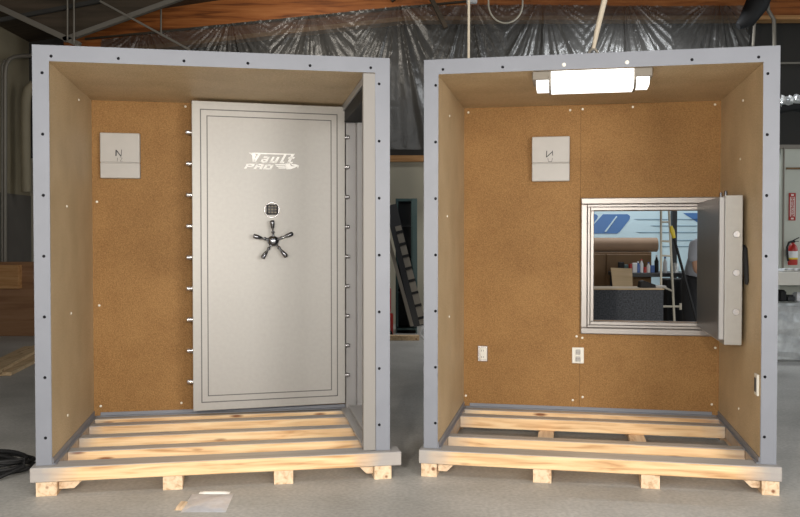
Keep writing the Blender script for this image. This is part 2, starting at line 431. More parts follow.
# keypad
def dp(u, v):   # photo place -> leaf coordinates
    x = (u-192.6)/(345.8-192.6); 
    k = 1+.045*(x-.5)
    yt = 100+(107-100)*x; yb = 411.3+(404-411.3)*x
    return x*dl*(1+.0)+.0, DH*(yb-v)/(yb-yt)
kx, kz = dp(270.5, 209.5)
bm = BM(); cyl(bm, (0, 0, 0), (0, -.016, 0), .052, 40, .047)
kp = obj('keypad_housing', bm, M['door'], door, True, (kx, 0, kz))
bm = BM(); box(bm, -.040, .040, -.028, -.016, -.034, .038, .014, 3)
obj('keypad', bm, M['ink'], door, True, (kx, 0, kz))
bm = BM()
for i in range(3):
    for j in range(3): box(bm, -.030+.022*i, -.014+.022*i, -.031, -.0281, -.025+.021*j, -.011+.021*j, .003)
obj('keypad_button', bm, M['lampmetal'], door, False, (kx, 0, kz))
bm = BM(); lathe(bm, [(.0525, -.001), (.0555, .003), (.0525, .006)], 40)
bmesh.ops.rotate(bm, cent=(0, 0, 0), matrix=Matrix.Rotation(PI/2, 3, 'X'), verts=bm.verts)
obj('keypad_ring', bm, M['steel'], door, True, (kx, 0, kz))
# five spoke handle
hx, hz = dp(271, 240.5)
bm = BM(); lathe(bm, [(.036, 0), (.036, .008), (.024, .014), (.020, .05), (.034, .056), (.036, .066), (.028, .078), (.012, .083)], 28)
for k in range(5):
    an = PI/2+.06+k*2*PI/5; d = Vector((math.cos(an), math.sin(an), 0)); z = Vector((0, 0, .064))
    prof = [(.025, .009), (.05, .006), (.058, .012), (.066, .012), (.072, .006), (.084, .006), (.090, .011), (.12, .0155), (.138, .016), (.144, .012)]
    tube(bm, [d*r+z for r, _ in prof], [q for _, q in prof], 12)
bmesh.ops.rotate(bm, cent=(0, 0, 0), matrix=Matrix.Rotation(PI/2, 3, 'X'), verts=bm.verts)
obj('spoke_handle', bm, M['chrome'], door, True, (hx, 0, hz))

def text_mesh(name, body, size, shear, mat, parent, loc, rot, ext=.001, off=0, sx=1.0):
    cu = bpy.data.curves.new(name, 'FONT'); cu.body = body; cu.size = size; cu.shear = shear; cu.extrude = ext; cu.offset = off
    cu.space_character = .95
    t = bpy.data.objects.new('tmp', cu); C.objects.link(t)
    bpy.context.view_layer.update()
    me = bpy.data.meshes.new_from_object(t.evaluated_get(bpy.context.evaluated_depsgraph_get()))
    bpy.data.objects.remove(t); me.materials.clear(); me.materials.append(mat); me.name = name
    o = bpy.data.objects.new(name, me); C.objects.link(o); o.parent = parent; o.location = loc; o.rotation_euler = rot; o.scale = (sx, 1, 1)
    return o, me
def fit_text(body, w, h, mat, parent, x, z, name='logo_lettering', shear=.45, off=.006, y=-.001):
    o, me = text_mesh(name, body, 1, shear, mat, parent, (0, 0, 0), (PI/2, 0, 0), ext=.0, off=off)
    xs = [v.co.x for v in me.vertices]; ys = [v.co.y for v in me.vertices]
    sx, sy = w/(max(xs)-min(xs)), h/(max(ys)-min(ys)); mx, my = min(xs), min(ys)
    for v in me.vertices: v.co.x = (v.co.x-mx)*sx; v.co.y = (v.co.y-my)*sy
    o.location = (x, y, z)
    return o
GL = {'V': [(0, 0, .16, 1), (.84, 0, 1, 1), (0, 0, 1, .2)], 'a': [(0, 0, .28, .42), (.62, 0, .95, .72), (.1, .56, .95, .72), (0, .31, .95, .43), (0, 0, .95, .15)],
      'u': [(0, 0, .3, .72), (.6, 0, .95, .72), (0, 0, .95, .2)], 'l': [(.1, 0, .8, 1.0), (.1, 0, 1.3, .2)], 't': [(.25, 0, .85, 1.0), (0, .55, 1.25, .74), (.25, 0, 1.4, .2)],
      'P': [(0, 0, .3, 1), (0, .78, 1, 1), (.7, .4, 1, 1), (0, .35, 1, .55)], 'R': [(0, 0, .3, 1), (0, .78, 1, 1), (.7, 0, 1, 1), (0, .35, 1, .55)],
      'O': [(0, 0, .3, 1), (.7, 0, 1, 1), (0, .76, 1, 1), (0, 0, 1, .24)]}
def letter(bm, ch, x, z, w, h, shear=.55):
    for (a, b, c, d) in GL[ch]:
        q = [(x+a*w+shear*b*h, z+b*h), (x+c*w+shear*b*h, z+b*h), (x+c*w+shear*d*h, z+d*h), (x+a*w+shear*d*h, z+d*h)]
        bm.faces.new([bm.verts.new((px, -.0022, pz)) for px, pz in q])
def vee(bm, x, z, w, h):
    for q in ([(0, 1.25), (.42, 1.25), (.60, 0), (.22, 0)], [(.22, 0), (.60, 0), (1.35, 1.25), (1.02, 1.25)]):
        bm.faces.new([bm.verts.new((x+a*w+(.1*b*h), -.0022, z+b*h)) for a, b in q])
bm = BM()
vx0, vz0 = dp(248.5, 161.6); ux = dp(256, 150)[0]-dp(255, 150)[0]; uz = dp(255, 150)[1]-dp(255, 151)[1]
vee(bm, vx0+1.5*ux, vz0, 7*ux, 7.6*uz)
for ch, dx, w_, h_ in (('a', 10.2, 7.2, 8.6), ('u', 19.5, 7.6, 8.6), ('l', 29.3, 3.6, 9), ('t', 35.6, 5, 9)):
    letter(bm, ch, vx0+dx*ux, vz0-.15*dx/10*uz, w_*ux, h_*uz)
obj('logo_lettering', bm, M['logo'], door)
bm = BM(); px0, pz0 = dp(243, 168)
for k, ch in enumerate('PRO'): letter(bm, ch, px0+k*9.4*ux, pz0-.2*k*uz, 8.1*ux, 5.0*uz)
obj('logo_lettering', bm, M['logo'], door)
bm = BM()
def poly(pts, y=-.0016):
    vs = [bm.verts.new((*[dp(u, v)[0]], y, dp(u, v)[1])) for u, v in pts]; bm.faces.new(vs)
poly([(247.5, 152), (294, 153.6), (293.4, 154.6), (248.6, 153.4)])
poly([(247.5, 152), (253.5, 152.2), (255.5, 156), (252.5, 156)])
obj('logo_lettering', bm, M['logo'], door)
bm = BM()
poly([(273.5, 164), (284, 163.6), (284, 164.5), (275, 164.9)])
poly([(274.5, 165.6), (285, 165.2), (285, 166.2), (276, 166.5)])
poly([(276.5, 167.2), (286, 166.9), (287, 168.1), (278, 168.1)])
poly([(284, 163.2), (288.5, 163.2), (290.5, 166), (297.5, 165.6), (293.8, 167.4), (290, 168.8), (285.5, 169)])
poly([(290, 163.6), (295, 164), (298, 165.2), (297, 168.2), (296.2, 166), (291, 165)])
o = obj('logo_emblem', bm, M['logo'], door)

# ================================================================== RIGHT UNIT
rootR = thing('vault_shell', 'grey steel-framed vault section with a small open hatch door, right of the two', 'vault', (RX, RY, ZP), RA)
OA0, OA1, OZ0, OZ1 = 1.024, 1.79, .815, 1.607
flange(rootR, FRt); outer_skin(rootR, opening_back=(OA0, OA1, z_(OZ0), z_(OZ1)))
bm = BM(); box(bm, .0065, FL, .0085, D-.001, .002, z_(CEIL)); obj('side_panel', bm, M['board_side'], rootR)
bm = BM(); box(bm, W-FL, W-.0065, .0085, D-.001, .002, z_(CEIL)); obj('side_panel', bm, M['board_side'], rootR)
bm = BM(); box(bm, .0065, .927, D, D+.0735, .002, z_(CEIL)); obj('back_panel', bm, M['board'], rootR)
bm = BM(); y0, y1 = D, D+.0735
box(bm, .9285, OA0, y0, y1, .002, z_(CEIL)); box(bm, OA1, W-.0065, y0, y1, .002, z_(CEIL))
box(bm, OA0, OA1, y0, y1, .002, z_(OZ0)); box(bm, OA0, OA1, y0, y1, z_(OZ1), z_(CEIL))
obj('back_panel', bm, M['board'], rootR)
bm = BM(); box(bm, .0065, W-.0065, .0085, D+.0735, z_(CEIL)+.001, H-.0065); obj('ceiling_panel', bm, M['board_side'], rootR)
for x0, x1, xw0, xw1 in ((FL+.001, .104, FL+.001, FL+.006), (W-.104, W-FL-.001, W-FL-.006, W-FL-.001)):
    bm = BM(); box(bm, x0, x1, .0085, D-.002, .001, .006); box(bm, xw0, xw1, .0085, D-.002, .006, .036)
    obj('bottom_track', bm, M['flange'], rootR)
bm = BM(); box(bm, .106, 1.86, D-.035, D-.002, .001, .006); box(bm, .13, 1.84, D-.007, D-.002, .006, .028)
obj('bottom_track', bm, M['flange'], rootR)
flange_screws(rootR, (.071, 1.906), [.114+.3488*k for k in range(6)], zs, z_(2.400), white=(2, 3))
wall_screws(rootR, [(.115, 2.34), (.852, 2.335), (.940, 2.34), (1.29, 2.345), (1.845, 2.345), (.905, .70), (.945, .69), (.88, .235), (.95, .26), (.10, .24), (1.84, .24), (1.86, .64)],
            [(.4, 1.55), (.5, 2.2), (.5, .9)], [(.55, 2.25), (.6, .35), (.62, 1.9)])
# hatch frame : stepped moulding of satin steel
bm = BM()
def ring(a0, a1, z0, z1, w, y0, y1, bev=.003):
    box(bm, a0, a1, y0, y1, z1-w, z1, bev); box(bm, a0, a1, y0, y1, z0, z0+w, bev)
    box(bm, a0, a0+w, y0, y1, z0+w+.0003, z1-w-.0003, bev); box(bm, a1-w, a1, y0, y1, z0+w+.0003, z1-w-.0003, bev)
ring(.932, 1.875, z_(.722), z_(1.700), .046, D-.030, D-.0005, .006)
ring(.979, 1.828, z_(.769), z_(1.653), .018, D-.016, D-.0005)
ring(.998, 1.810, z_(.788), z_(1.634), .026, D-.026, D+.10, .004)
obj('hatch_frame', bm, M['brushed'], rootR)
# hatch door standing open
hd = bpy.data.objects.new('hatch_door', None); C.objects.link(hd); hd.parent = rootR; hd.location = (1.725, .40, z_(.80))
bm = BM(); box(bm, 0, .004, .0, .85, 0, .856, .0015); obj('inner_plate', bm, M['hatch_dark'], hd)
bm = BM(); box(bm, .0042, .033, .0, .85, 0, .856, .003); obj('plug', bm, M['jamb'], hd)
bm = BM(); box(bm, .0332, .134, -.012, .862, -.030, .866, .004, 2); obj('door_body', bm, M['door'], hd)
bm = BM(); cyl(bm, (0, 0, 0), (0, -.022, 0), .020, 20, .018)
hb = obj('locking_bolt', bm, M['steel'], hd, True, (.096, -.012, z_(.80)))
hzs = [.632, .403, .17]
hb.location.z = hzs[0]
for z in hzs[1:]: copy_at(hb, (.096, -.012, z), hd)
bm = BM(); cyl(bm, (0, 0, 0), (0, 0, .028), .011, 14, .009)
hp = obj('top_pin', bm, M['chrome'], hd, True, (.017, .04, .856)); copy_at(hp, (.045, .04, .866), hd)
bm = BM(); tube(bm, [(.134, .05, .56), (.146, .03, .56), (.150, -.005, .545), (.150, -.04, .44), (.150, -.055, .36), (.147, -.055, .335)], [.012, .012, .014, .016, .015, .008], 10)
obj('lever_handle', bm, M['black'], hd, True)
bm = BM()
for z in (.12, .75): cyl(bm, (.075, .875, z-.05), (.075, .875, z+.05), .0125, 14)
obj('hinge', bm, M['steel'], hd, True)

# ================================================================== fixtures inside the shells
def wall_box(fr, a0, a1, z0, z1, split, label, mirror):
    p = fr.w((a0+a1)/2, D, z0); w = (a1-a0)/2; h = z1-z0; s = split-z0
    r = thing('wall_box', label, 'wall box', p, fr.t)
    bm = BM(); box(bm, -w, w, -.052, -.0006, 0, s-.0015, .006, 2); box(bm, -w+.004, w-.004, -.047, -.0006, s-.003, s+.003); obj('box_base', bm, M['box'], r)
    bm = BM(); box(bm, -w, w, -.055 if not mirror else -.060, -.0006, s+.0015, h, .006, 2); obj('lid', bm, M['box'], r)
    bm = BM(); y = -.056 if not mirror else -.061
    def stroke(x0, z0, x1, z1, t=.0035): bar(bm, (x0, y, z0), (x1, y, z1), t, .0016, (0, 1, 0))
    if not mirror:
        stroke(-.026, s+.046, -.024, s+.088, .009); stroke(-.024, s+.086, .008, s+.042, .007); stroke(.008, s+.042, .012, s+.090, .004)
        stroke(-.018, s+.008, -.016, s+.034, .0025); stroke(.0, s+.034, .016, s+.032, .002); stroke(.016, s+.032, .002, s+.010, .002); stroke(.002, s+.010, .018, s+.009, .002)
    else:
        stroke(-.030, s+.040, -.028, s+.088, .006); stroke(-.030, s+.042, .012, s+.080, .006); stroke(.012, s+.088, .014, s+.052, .005)
        stroke(-.02, s+.036, -.016, s+.010, .003); stroke(-.016, s+.010, .008, s+.010, .003); stroke(.008, s+.010, .012, s+.036, .003)
    obj('pen_mark', bm, M['ink'], r)
    return r
wall_box(FLt, .146, .412, 1.828, 2.142, 1.936, 'pale grey enclosure box with a pen-marked N, on the board beside the tall door', False)
wall_box(FRt, .582, .850, 1.822, 2.142, 1.952, 'pale grey enclosure box with a reversed pen mark, above and left of the hatch', True)

def outlet(a0, a1, z0, z1, label, tall):
    p = FRt.w((a0+a1)/2, D, z0); w = (a1-a0)/2; h = z1-z0
    r = thing('electrical_outlet', label, 'outlet', p, FRt.t)
    if tall:      # bare device, no cover
        bm = BM(); box(bm, -w, w, -.012, -.0006, 0, h, .003); obj('outlet_box', bm, M['steel'], r)
        bm = BM(); box(bm, -w*.55, w*.9, -.024, -.0121, .012, h-.012, .004); obj('receptacle', bm, M['outlet'], r)
    else:
        bm = BM(); box(bm, -w, w, -.010, -.0006, 0, h, .004, 2); obj('cover_plate', bm, M['outlet'], r)
        bm = BM(); box(bm, -.017, .017, -.014, -.0101, h*.56, h*.88, .006, 2); box(bm, -.017, .017, -.014, -.0101, h*.12, h*.44, .006, 2); obj('receptacle', bm, M['box'], r)
    bm = BM()
    for zc in (h*.3, h*.7):
        for dx in (-.007, .007): box(bm, dx-.0015, dx+.0015, -.0255 if tall else -.0146, -.0241 if tall else -.0141, zc-.006, zc+.006)
    obj('socket_slot', bm, M['ink'], r)
outlet(.189, .262, .50, .617, 'small bare ivory outlet low on the board, left one of two', True)
outlet(.873, .957, .505, .62, 'ivory outlet with cover plate below the left corner of the hatch frame', False)

# outlet on the right side wall of the right shell
p = FRt.w(W-FL, .07, .59)
r = thing('electrical_outlet', 'slim outlet on the side wall next to the right front flange', 'outlet', p, RA)
bm = BM(); box(bm, -.014, -.0006, -.035, .035, -.06, .06, .003); obj('cover_plate', bm, M['outlet'], r)
bm = BM(); box(bm, -.019, -.0141, -.015, .015, -.04, .04, .003); obj('receptacle', bm, M['ink'], r)

# ceiling light
p = FRt.w(.967, .0, CEIL)
lt = thing('ceiling_light', 'lit box-shaped white lamp under the ceiling of the hatch unit', 'lamp', p, RA)
bm = BM(); box(bm, -.335, .335, .012, .225, -.052, -.0005, .004); obj('housing', bm, M['lampmetal'], lt)
def lens(x0, x1, f, d):
    bm = BM(); pts = [(f, -.002 if d > .11 else -.0525), (f, -.07), (f+.012, -.088), (f+.04, -d), (f+.17, -d), (f+.20, -.088), (f+.21, -.07), (f+.21, -.002 if d > .11 else -.0525)]
    prism(bm, pts, 'x', x0, x1); return bm
bm = lens(-.228, .232, .004, .101 if False else .1101)
for v in bm.verts: 
    if v.co.z > -.03: v.co.z = -.006
obj('centre_lens', bm, M['lens'], lt)
for x0, x1 in ((-.312, -.240), (.246, .318)):
    o = obj('end_lens', lens(x0, x1, .016, .098), M['lens'], lt)
bm = BM()
for x0, x1 in ((-.240, -.229), (.233, .245)):
    prism(bm, [(-.001+.001, -.03), (.0005, -.072), (.014, -.094), (.045, -.113), (.17, -.113), (.215, -.08), (.222, -.03)], 'x', x0, x1)
obj('metal_band', bm, M['lampmetal'], lt)

# ================================================================== pallets
def pallet(fr, rails, label, gus):
    r = thing('wooden_pallet', label, 'pallet', fr.w(0, 0, 0), fr.t, 'shipping pallets under the vault sections')
    zt = ZP-.001
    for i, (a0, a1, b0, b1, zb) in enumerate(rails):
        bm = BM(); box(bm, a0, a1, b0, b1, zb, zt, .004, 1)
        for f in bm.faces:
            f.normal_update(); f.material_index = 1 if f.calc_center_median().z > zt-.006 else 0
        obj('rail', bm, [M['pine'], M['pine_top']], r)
    for a0, a1 in gus['skids']:
        bm = BM()
        hh = .0775
        for (b0, b1) in ((-.036, .10), (.62, .76), (1.26, 1.36)):
            prism(bm, [(b0, .0005), (b1, .0005), (b1+.03, .035), (b1+.03, hh) , (b0-.0, hh)], 'x', a0, a1)
        box(bm, a0+.001, a1-.001, .0, 1.34, .036, hh-.0005)
        obj('skid', bm, M['pine_block'], r)
    for a0, a1, sgn in gus['gussets']:
        bm = BM()
        pts = [(a0, .028), (a1-.05, .028), (a1, .0775), (a0, .0775)] if sgn > 0 else [(a0+.05, .028), (a1, .028), (a1, .0775), (a0, .0775)]
        prism(bm, pts, 'y', .0, .045)
        obj('corner_block', bm, M['pine_block'], r)
    return r
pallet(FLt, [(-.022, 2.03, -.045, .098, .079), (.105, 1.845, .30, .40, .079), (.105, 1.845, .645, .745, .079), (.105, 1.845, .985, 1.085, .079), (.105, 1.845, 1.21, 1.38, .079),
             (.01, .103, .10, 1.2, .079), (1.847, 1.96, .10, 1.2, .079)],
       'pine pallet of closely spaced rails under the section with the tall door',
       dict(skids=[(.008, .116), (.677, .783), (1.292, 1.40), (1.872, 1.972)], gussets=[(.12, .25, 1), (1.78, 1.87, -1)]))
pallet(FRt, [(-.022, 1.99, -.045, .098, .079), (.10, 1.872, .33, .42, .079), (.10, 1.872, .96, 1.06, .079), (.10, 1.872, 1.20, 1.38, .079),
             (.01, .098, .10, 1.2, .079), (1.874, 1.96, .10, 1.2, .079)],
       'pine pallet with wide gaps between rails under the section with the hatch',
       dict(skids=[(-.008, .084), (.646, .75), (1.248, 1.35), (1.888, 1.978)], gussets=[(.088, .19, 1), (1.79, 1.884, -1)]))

# ================================================================== the building
bm = BM(); box(bm, -9, 12, -7, 16, -.1, 0); struct('floor', bm, M['concrete'])
bm = BM(); box(bm, -6.3, -6.1, -2.5, 14.2, 2.12, 4.9); struct('wall_left', bm, M['wall_beige'])
bm = BM(); box(bm, -6.3, -6.09, -2.5, 14.0, 0, 2.12); struct('wall_left_lower', bm, M['wall_grey'])
bm = BM(); box(bm, -6.1, 12, 14, 14.2, 0, 2.74); struct('wall_back', bm, M['wall_cream'])
bm = BM(); box(bm, -6.1, 12, 14, 14.2, 2.74, 6.2); struct('wall_back_upper', bm, M['wall_dark'])
bm = BM(); box(bm, 9.8, 10, -2.5, 14, 0, 6.2); struct('wall_right', bm, M['wall_cream'])
bm = BM()
prism(bm, [(-6.3, 4.62), (0, 5.55), (10, 5.75), (10, 5.95), (0, 5.75), (-6.3, 4.82)], 'y', -2.5, 14.2)
struct('ceiling', bm, M['deck'])
# timber fascia : sloping part and level part
bm = BM(); prism(bm, [(-5.25, 4.28), (0.1, 4.88), (9.7, 4.90), (9.7, 5.9), (0.1, 5.8), (-5.25, 5.0)], 'y', 13.3, 13.5); struct('trim_1', bm, M['glulam'])
bm = BM(); prism(bm, [(-5.25, 4.21), (0.1, 4.81), (9.7, 4.84), (9.7, 4.898), (0.1, 4.878), (-5.25, 4.278)], 'y', 13.26, 13.5); struct('trim_2', bm, M['glulam_light'])
bm = BM(); bar(bm, at(85, 39, 13.2), at(470, 1, 13.2), .03, .03); struct('trim_3', bm, M['deck'])
bm = BM(); box(bm, -2.5, 3.2, 13.9, 14, 2.68, 2.78); struct('trim_4', bm, M['glulam_light'])
# darker timber gable nearer the camera at the left
bm = BM()
g = [at(-60, -25, 11.2), at(0, 6, 11.2), at(68, 38, 11.2), at(180, -2, 11.2), at(230, -25, 11.2)]
prism(bm, [(p.x, p.z) for p in g], 'y', 11.2, 11.35); struct('trim_5', bm, M['deck'])
bm = BM(); bar(bm, at(-40, -11, 11.1), at(80, 45, 11.1), .07, .07); struct('trim_6', bm, M['rod'])
bm = BM(); bar(bm, at(64, 40, 11.1), at(250, -27, 11.1), .07, .06); struct('trim_7', bm, M['rod'])
bm = BM(); bar(bm, at(100, 1, 10.9), at(190, 50, 10.9), .025, .025); struct('trim_8', bm, M['rod'])
bm = BM(); bar(bm, at(-10, 22, 11.12), at(100, 1, 11.12), .05, .05); struct('trim_9', bm, M['wall_dark'])
bm = BM(); bar(bm, at(380, -20, 13.1), at(395, 0, 13.1), .1, .1)
bar(bm, at(428, -8, 12.9), at(446, 28, 12.9), .1, .06); struct('trim_10', bm, M['deck'])

def rod(name, u0, v0, u1, v1, Y, r, mat, label, cat):
    bm = BM(); tube(bm, [at(u0, v0, Y), at(u1, v1, Y)], r, 8); o = obj(name, bm, M[mat], None, True); return tag(o, label, cat)
rod('hanger_rod', 67.5, -75, 67.5, 40, 11.0, .012, 'rod', 'thin vertical hanger rod at the upper left, left of the close pair', 'rod')
rod('hanger_rod', 74, -75, 74, 44, 11.0, .012, 'rod', 'thin vertical hanger rod at the upper left, right of the close pair', 'rod')
rod('hanger_rod', 161, -45, 161, 34, 12.8, .014, 'rod', 'thin hanger rod against the orange timber above the tall door unit', 'rod')
rod('hanger_rod', 762, -80, 753, 46, 12.0, .02, 'rod', 'thin slanting rod above the right corner of the hatch unit', 'rod')
# conduits on the left wall
def pipe(name, pts, r, mat, label, cat, n=10):
    bm = BM(); tube(bm, pts, r, n); return tag(obj(name, bm, M[mat], None, True), label, cat)
def LWp(u, v, off=.05):   # a place on the left wall
    Y = 6.1*F/(CX-u)*1.0; p = at(u, v, Y*(1-off/6.1)); return p
cp = [at(5, v, 12.6) for v in (333, 262, 200, 150, 100, 75)] + [at(6, 65, 12.62), at(9, 59.5, 12.66), at(14, 56.8, 12.75), at(22, 56, 12.9), at(34, 55.5, 13.2)]
pipe('conduit', cp, .03, 'rod', 'grey electrical conduit that bends right near the top of the beige wall', 'conduit')
cp = [at(2, v, 12.7) for v in (349, 262, 150, 66)] + [at(5, 60, 12.75)]
pipe('conduit', cp, .02, 'rod', 'thinner straight conduit at the left edge, beside the bent one', 'conduit')
pipe('vent_pipe', [at(26, 192, 13.3), at(25.5, 120, 13.3), at(26, 100, 13.3), at(28, 90, 13.3), at(34, 84, 13.3)], .075, 'wall_beige', 'thick beige pipe beside the left edge of the tall door unit', 'pipe')

# ---- plastic sheeting
def sheet():
    bm = BM(); nx, nz = 620, 70; x0, x1 = -4.6, 5.35; vs = []
    fans = [-3.9, -2.6, -1.35, -.05, 1.05, 2.2, 3.45, 4.9]
    rnd = random.Random(3); ph = [rnd.uniform(0, 6) for _ in fans]
    for j in range(nz+1):
        row = []
        for i in range(nx+1):
            x = x0+(x1-x0)*i/nx
            top = 5.0 if x > 0 else 5.0+.112*x; bot = 2.79
            t = j/nz; z = bot+(top-bot)*t
            k = min(range(len(fans)), key=lambda q: abs(fans[q]-x)); dx = x-fans[k]
            an = math.atan2(dx, (top-z)+.18); w = min(1, (.66-abs(dx))*4) if abs(dx) < .66 else 0
            cr = max(0, math.cos(13*an+ph[k]))**10 + .7*max(0, math.cos(23*an+ph[k]*2.3))**8
            y = .035*cr*max(w, .25) + .008*math.sin(47*an+ph[k]) + .03*math.sin(1.3*x+1.1*z) + .012*math.sin(7*x+5*z)
            y += .1*math.sin(PI*t)
            row.append(bm.verts.new((x, 13.10-y, z)))
        vs.append(row)
    for j in range(nz):
        for i in range(nx): bm.faces.new((vs[j][i], vs[j][i+1], vs[j+1][i+1], vs[j+1][i]))
    return bm
tag(obj('plastic_sheet', sheet(), M['sheet'], None, True), 'dark wrinkled plastic sheeting hung behind both vault units below the timber', 'plastic sheeting')

# ---- ropes, cable loop
bm = BM()
tube(bm, [FRt.w(.197, .6, 4.9), FRt.w(.197, .6, T+.03)], .0085, 8); lathe(bm, [(.03, 0), (.03, .01), (.015, .02), (.013, .05)], 14, FRt.w(.197, .6, T))
tag(obj('hoist_rope', bm, M['rope'], None, True), 'thin straight tan rope rising from the left side of the hatch unit roof', 'rope')
rr = thing('hoist_strap', 'thick slanting cream strap hooked to the hatch unit roof above the lamp', 'strap', FRt.w(.985, .35, T))
c0 = rr.location
bm = BM(); tube(bm, [(.0, 0, .10), (.02, 0, .20), (.13, .06, .62), (.35, .2, 1.6), (.5, .3, 2.4)], [.012, .016, .02, .02, .02], 10); obj('strap', bm, M['rope'], rr, True)
bm = BM(); tube(bm, [(.03*math.cos(a), 0, .055+.045*math.sin(a)) for a in [k*2*PI/16 for k in range(17)]], .009, 8); box(bm, -.03, .03, -.02, .02, .0005, .012)
obj('shackle', bm, M['rod'], rr, True)
bm = BM(); pts = []
for k in range(25):
    a = PI+k*PI/24*1.0; pts.append(at(505.5+17*math.cos(a)+0, 4-19*math.sin(a), 11.5))
pts = [at(487, -70, 11.5)]+pts+[at(524, -70, 11.5)]
tube(bm, pts, .011, 8); tag(obj('cable_loop', bm, M['creamtube'], None, True), 'pale cable drooping in a loop in front of the timber, top centre', 'cable')
bm = BM(); q = at(471, 1, 11.5); box(bm, q.x-.06, q.x+.08, 11.45, 11.55, q.z-.03, q.z+.80, .005)
tag(obj('junction_box', bm, M['whiteplastic'], None), 'small white junction box hanging beside the pale cable loop', 'box')
# dark duct and pipes at the upper right
bm = BM(); tube(bm, [at(768, -62, 11.8), at(768, -25, 11.8), at(757, 4, 11.8), at(747, 20, 11.8), at(738, 26, 11.8)], [.16, .16, .16, .12, .05], 12)
tag(obj('flexible_duct', bm, M['black'], None, True), 'black flexible duct above the right end of the plastic sheeting', 'duct')
pipe('sprinkler_pipe', [at(766, -56, 12), at(768, 10, 12), at(774, 20, 12), at(774.5, 60, 12)], .028, 'rod', 'grey pipe with a bend in the dark upper right corner', 'pipe')
bm = BM(); bar(bm, at(730, 64, 13.8), at(810, 63, 13.8), .05, .03); bar(bm, at(730, 15, 13.8), at(810, 16, 13.8), .05, .03); struct('trim_11', bm, M['rod'])
bm = BM()
rnd = random.Random(5); pts = [at(776+k*1.4, 101+rnd.uniform(-2.2, 2.2)+(-1 if k > 8 else 0), 11.78) for k in range(24)]
tube(bm, pts, [.05+rnd.uniform(-.02, .02) for _ in pts], 7)
foil = obj('foil_wrap', bm, M['silverfoil']); foil['label'] = 'shiny crumpled foil wrap'
bm = BM(); pts = [at(770+k*5, 106+math.sin(k)*1.2, 11.85) for k in range(66)]; tube(bm, pts, .09, 8)
hs = tag(obj('duct_hose', bm, M['black'], None, True), 'black hose with a strip of shiny crumpled foil, at the right above the pale partition', 'hose'); foil.parent = hs

# ---- right side : pale partition, sign, extinguisher, shelf, foil-wrapped box
PY = 10.5
pt = at(781, 149, PY); bm = BM(); box(bm, pt.x, 9.8, PY, PY+.12, 0, pt.z); 
struct('wall_partition', bm, plain('pale_green_wall', (.50, .52, .46), .55, noise=.05, scale=2))
bm = BM(); box(bm, pt.x-.05, 9.8, PY-.03, PY+.12, pt.z, pt.z+.05); struct('trim_12', bm, M['rod'])
bm = BM(); p = at(786, 168.5, PY); box(bm, p.x, p.x+.8, PY-.02, PY-.0005, p.z-.012, p.z+.012); struct('trim_13', bm, M['cabinet'])
bm = BM(); p = at(783, 148, PY); cyl(bm, (p.x, PY-.03, p.z), (p.x, PY-.03, 1.0), .012); struct('trim_14', bm, M['rod'])
s0_, s1_ = at(788.6, 193, PY), at(795.2, 220.5, PY)
sg = thing('safety_sign', 'narrow vertical red and white FIRE EXTINGUISHER sign on the pale partition', 'sign', (s0_.x, PY, s1_.z))
sw, sh = s1_.x-s0_.x, s0_.z-s1_.z
bm = BM(); box(bm, 0, sw, -.012, -.0005, 0, sh, .002); obj('sign_plate', bm, M['red'], sg)
bm = BM(); box(bm, sw*.16, sw*.84, -.0135, -.0121, sh*.14, sh*.86); box(bm, sw*.3, sw*.7, -.0135, -.0121, sh*.89, sh*.96); box(bm, sw*.3, sw*.7, -.0135, -.0121, sh*.04, sh*.11); obj('white_panel', bm, M['red_white'], sg)
o, me = text_mesh('lettering', 'FIRE EXTINGUISHER', .04, 0, M['red'], sg, (0, 0, 0), (PI/2, 0, 0), ext=0, off=.0012)
xs = [v.co.x for v in me.vertices]; ys = [v.co.y for v in me.vertices]
for v in me.vertices:
    a = (v.co.x-min(xs))/(max(xs)-min(xs)); bb = (v.co.y-min(ys))/(max(ys)-min(ys))
    v.co.x, v.co.y = sw*.74-bb*sw*.48, sh*.1+a*sh*.8
    v.co.z *= 1
o.location = (0, -.0145, 0)
for v in me.vertices: v.co.z = .0
e0 = at(793, 265, PY-.12)
ex = thing('fire_extinguisher', 'red fire extinguisher with black hose under the vertical sign', 'fire extinguisher', (e0.x, PY-.11, e0.z))
bm = BM(); lathe(bm, [(.05, .0), (.056, .01), (.056, .19), (.045, .235), (.02, .26), (.02, .275)], 24); obj('cylinder', bm, M['red'], ex, True)
bm = BM(); lathe(bm, [(.0572, .09), (.0572, .17)], 24); obj('label_band', bm, M['whiteplastic'], ex, True)
bm = BM(); lathe(bm, [(.0574, .07), (.0574, .09)], 24); obj('label_band', bm, M['yellow'], ex, True)
bm = BM(); box(bm, -.02, .02, -.02, .02, .275, .30); bar(bm, (0, 0, .30), (.075, 0, .335), .025, .008); bar(bm, (0, 0, .29), (.07, 0, .29), .02, .008); obj('valve_lever', bm, M['black'], ex)
bm = BM(); tube(bm, [(-.015, -.02, .285), (-.06, -.03, .28), (-.085, -.03, .22), (-.075, -.03, .1), (-.065, -.02, .05)], .012, 8); obj('hose', bm, M['black'], ex, True)
bm = BM(); box(bm, -.03, .03, .05, .1095, .12, .2); obj('bracket', bm, M['darksteel'], ex)
h0, h1 = at(780, 272, 9.9), at(780, 285, 9.9)
bm = BM(); box(bm, h0.x-.3, 8.6, 9.85, PY-.04, h1.z, h0.z, .004); 
for x in (h0.x-.28, 6.5, 8.5): box(bm, x, x+.07, 10.35, 10.42, 0, h1.z)
tag(obj('shelf_bench', bm, M['outlet'], None), 'pale long shelf bench below the fire extinguisher', 'bench')
f0, f1 = at(779, 304, 9.7), at(779, 361, 9.7)
bm = BM(); box(bm, f0.x-.3, 7.2, 9.72, 10.3, .001, f0.z, .03, 3)
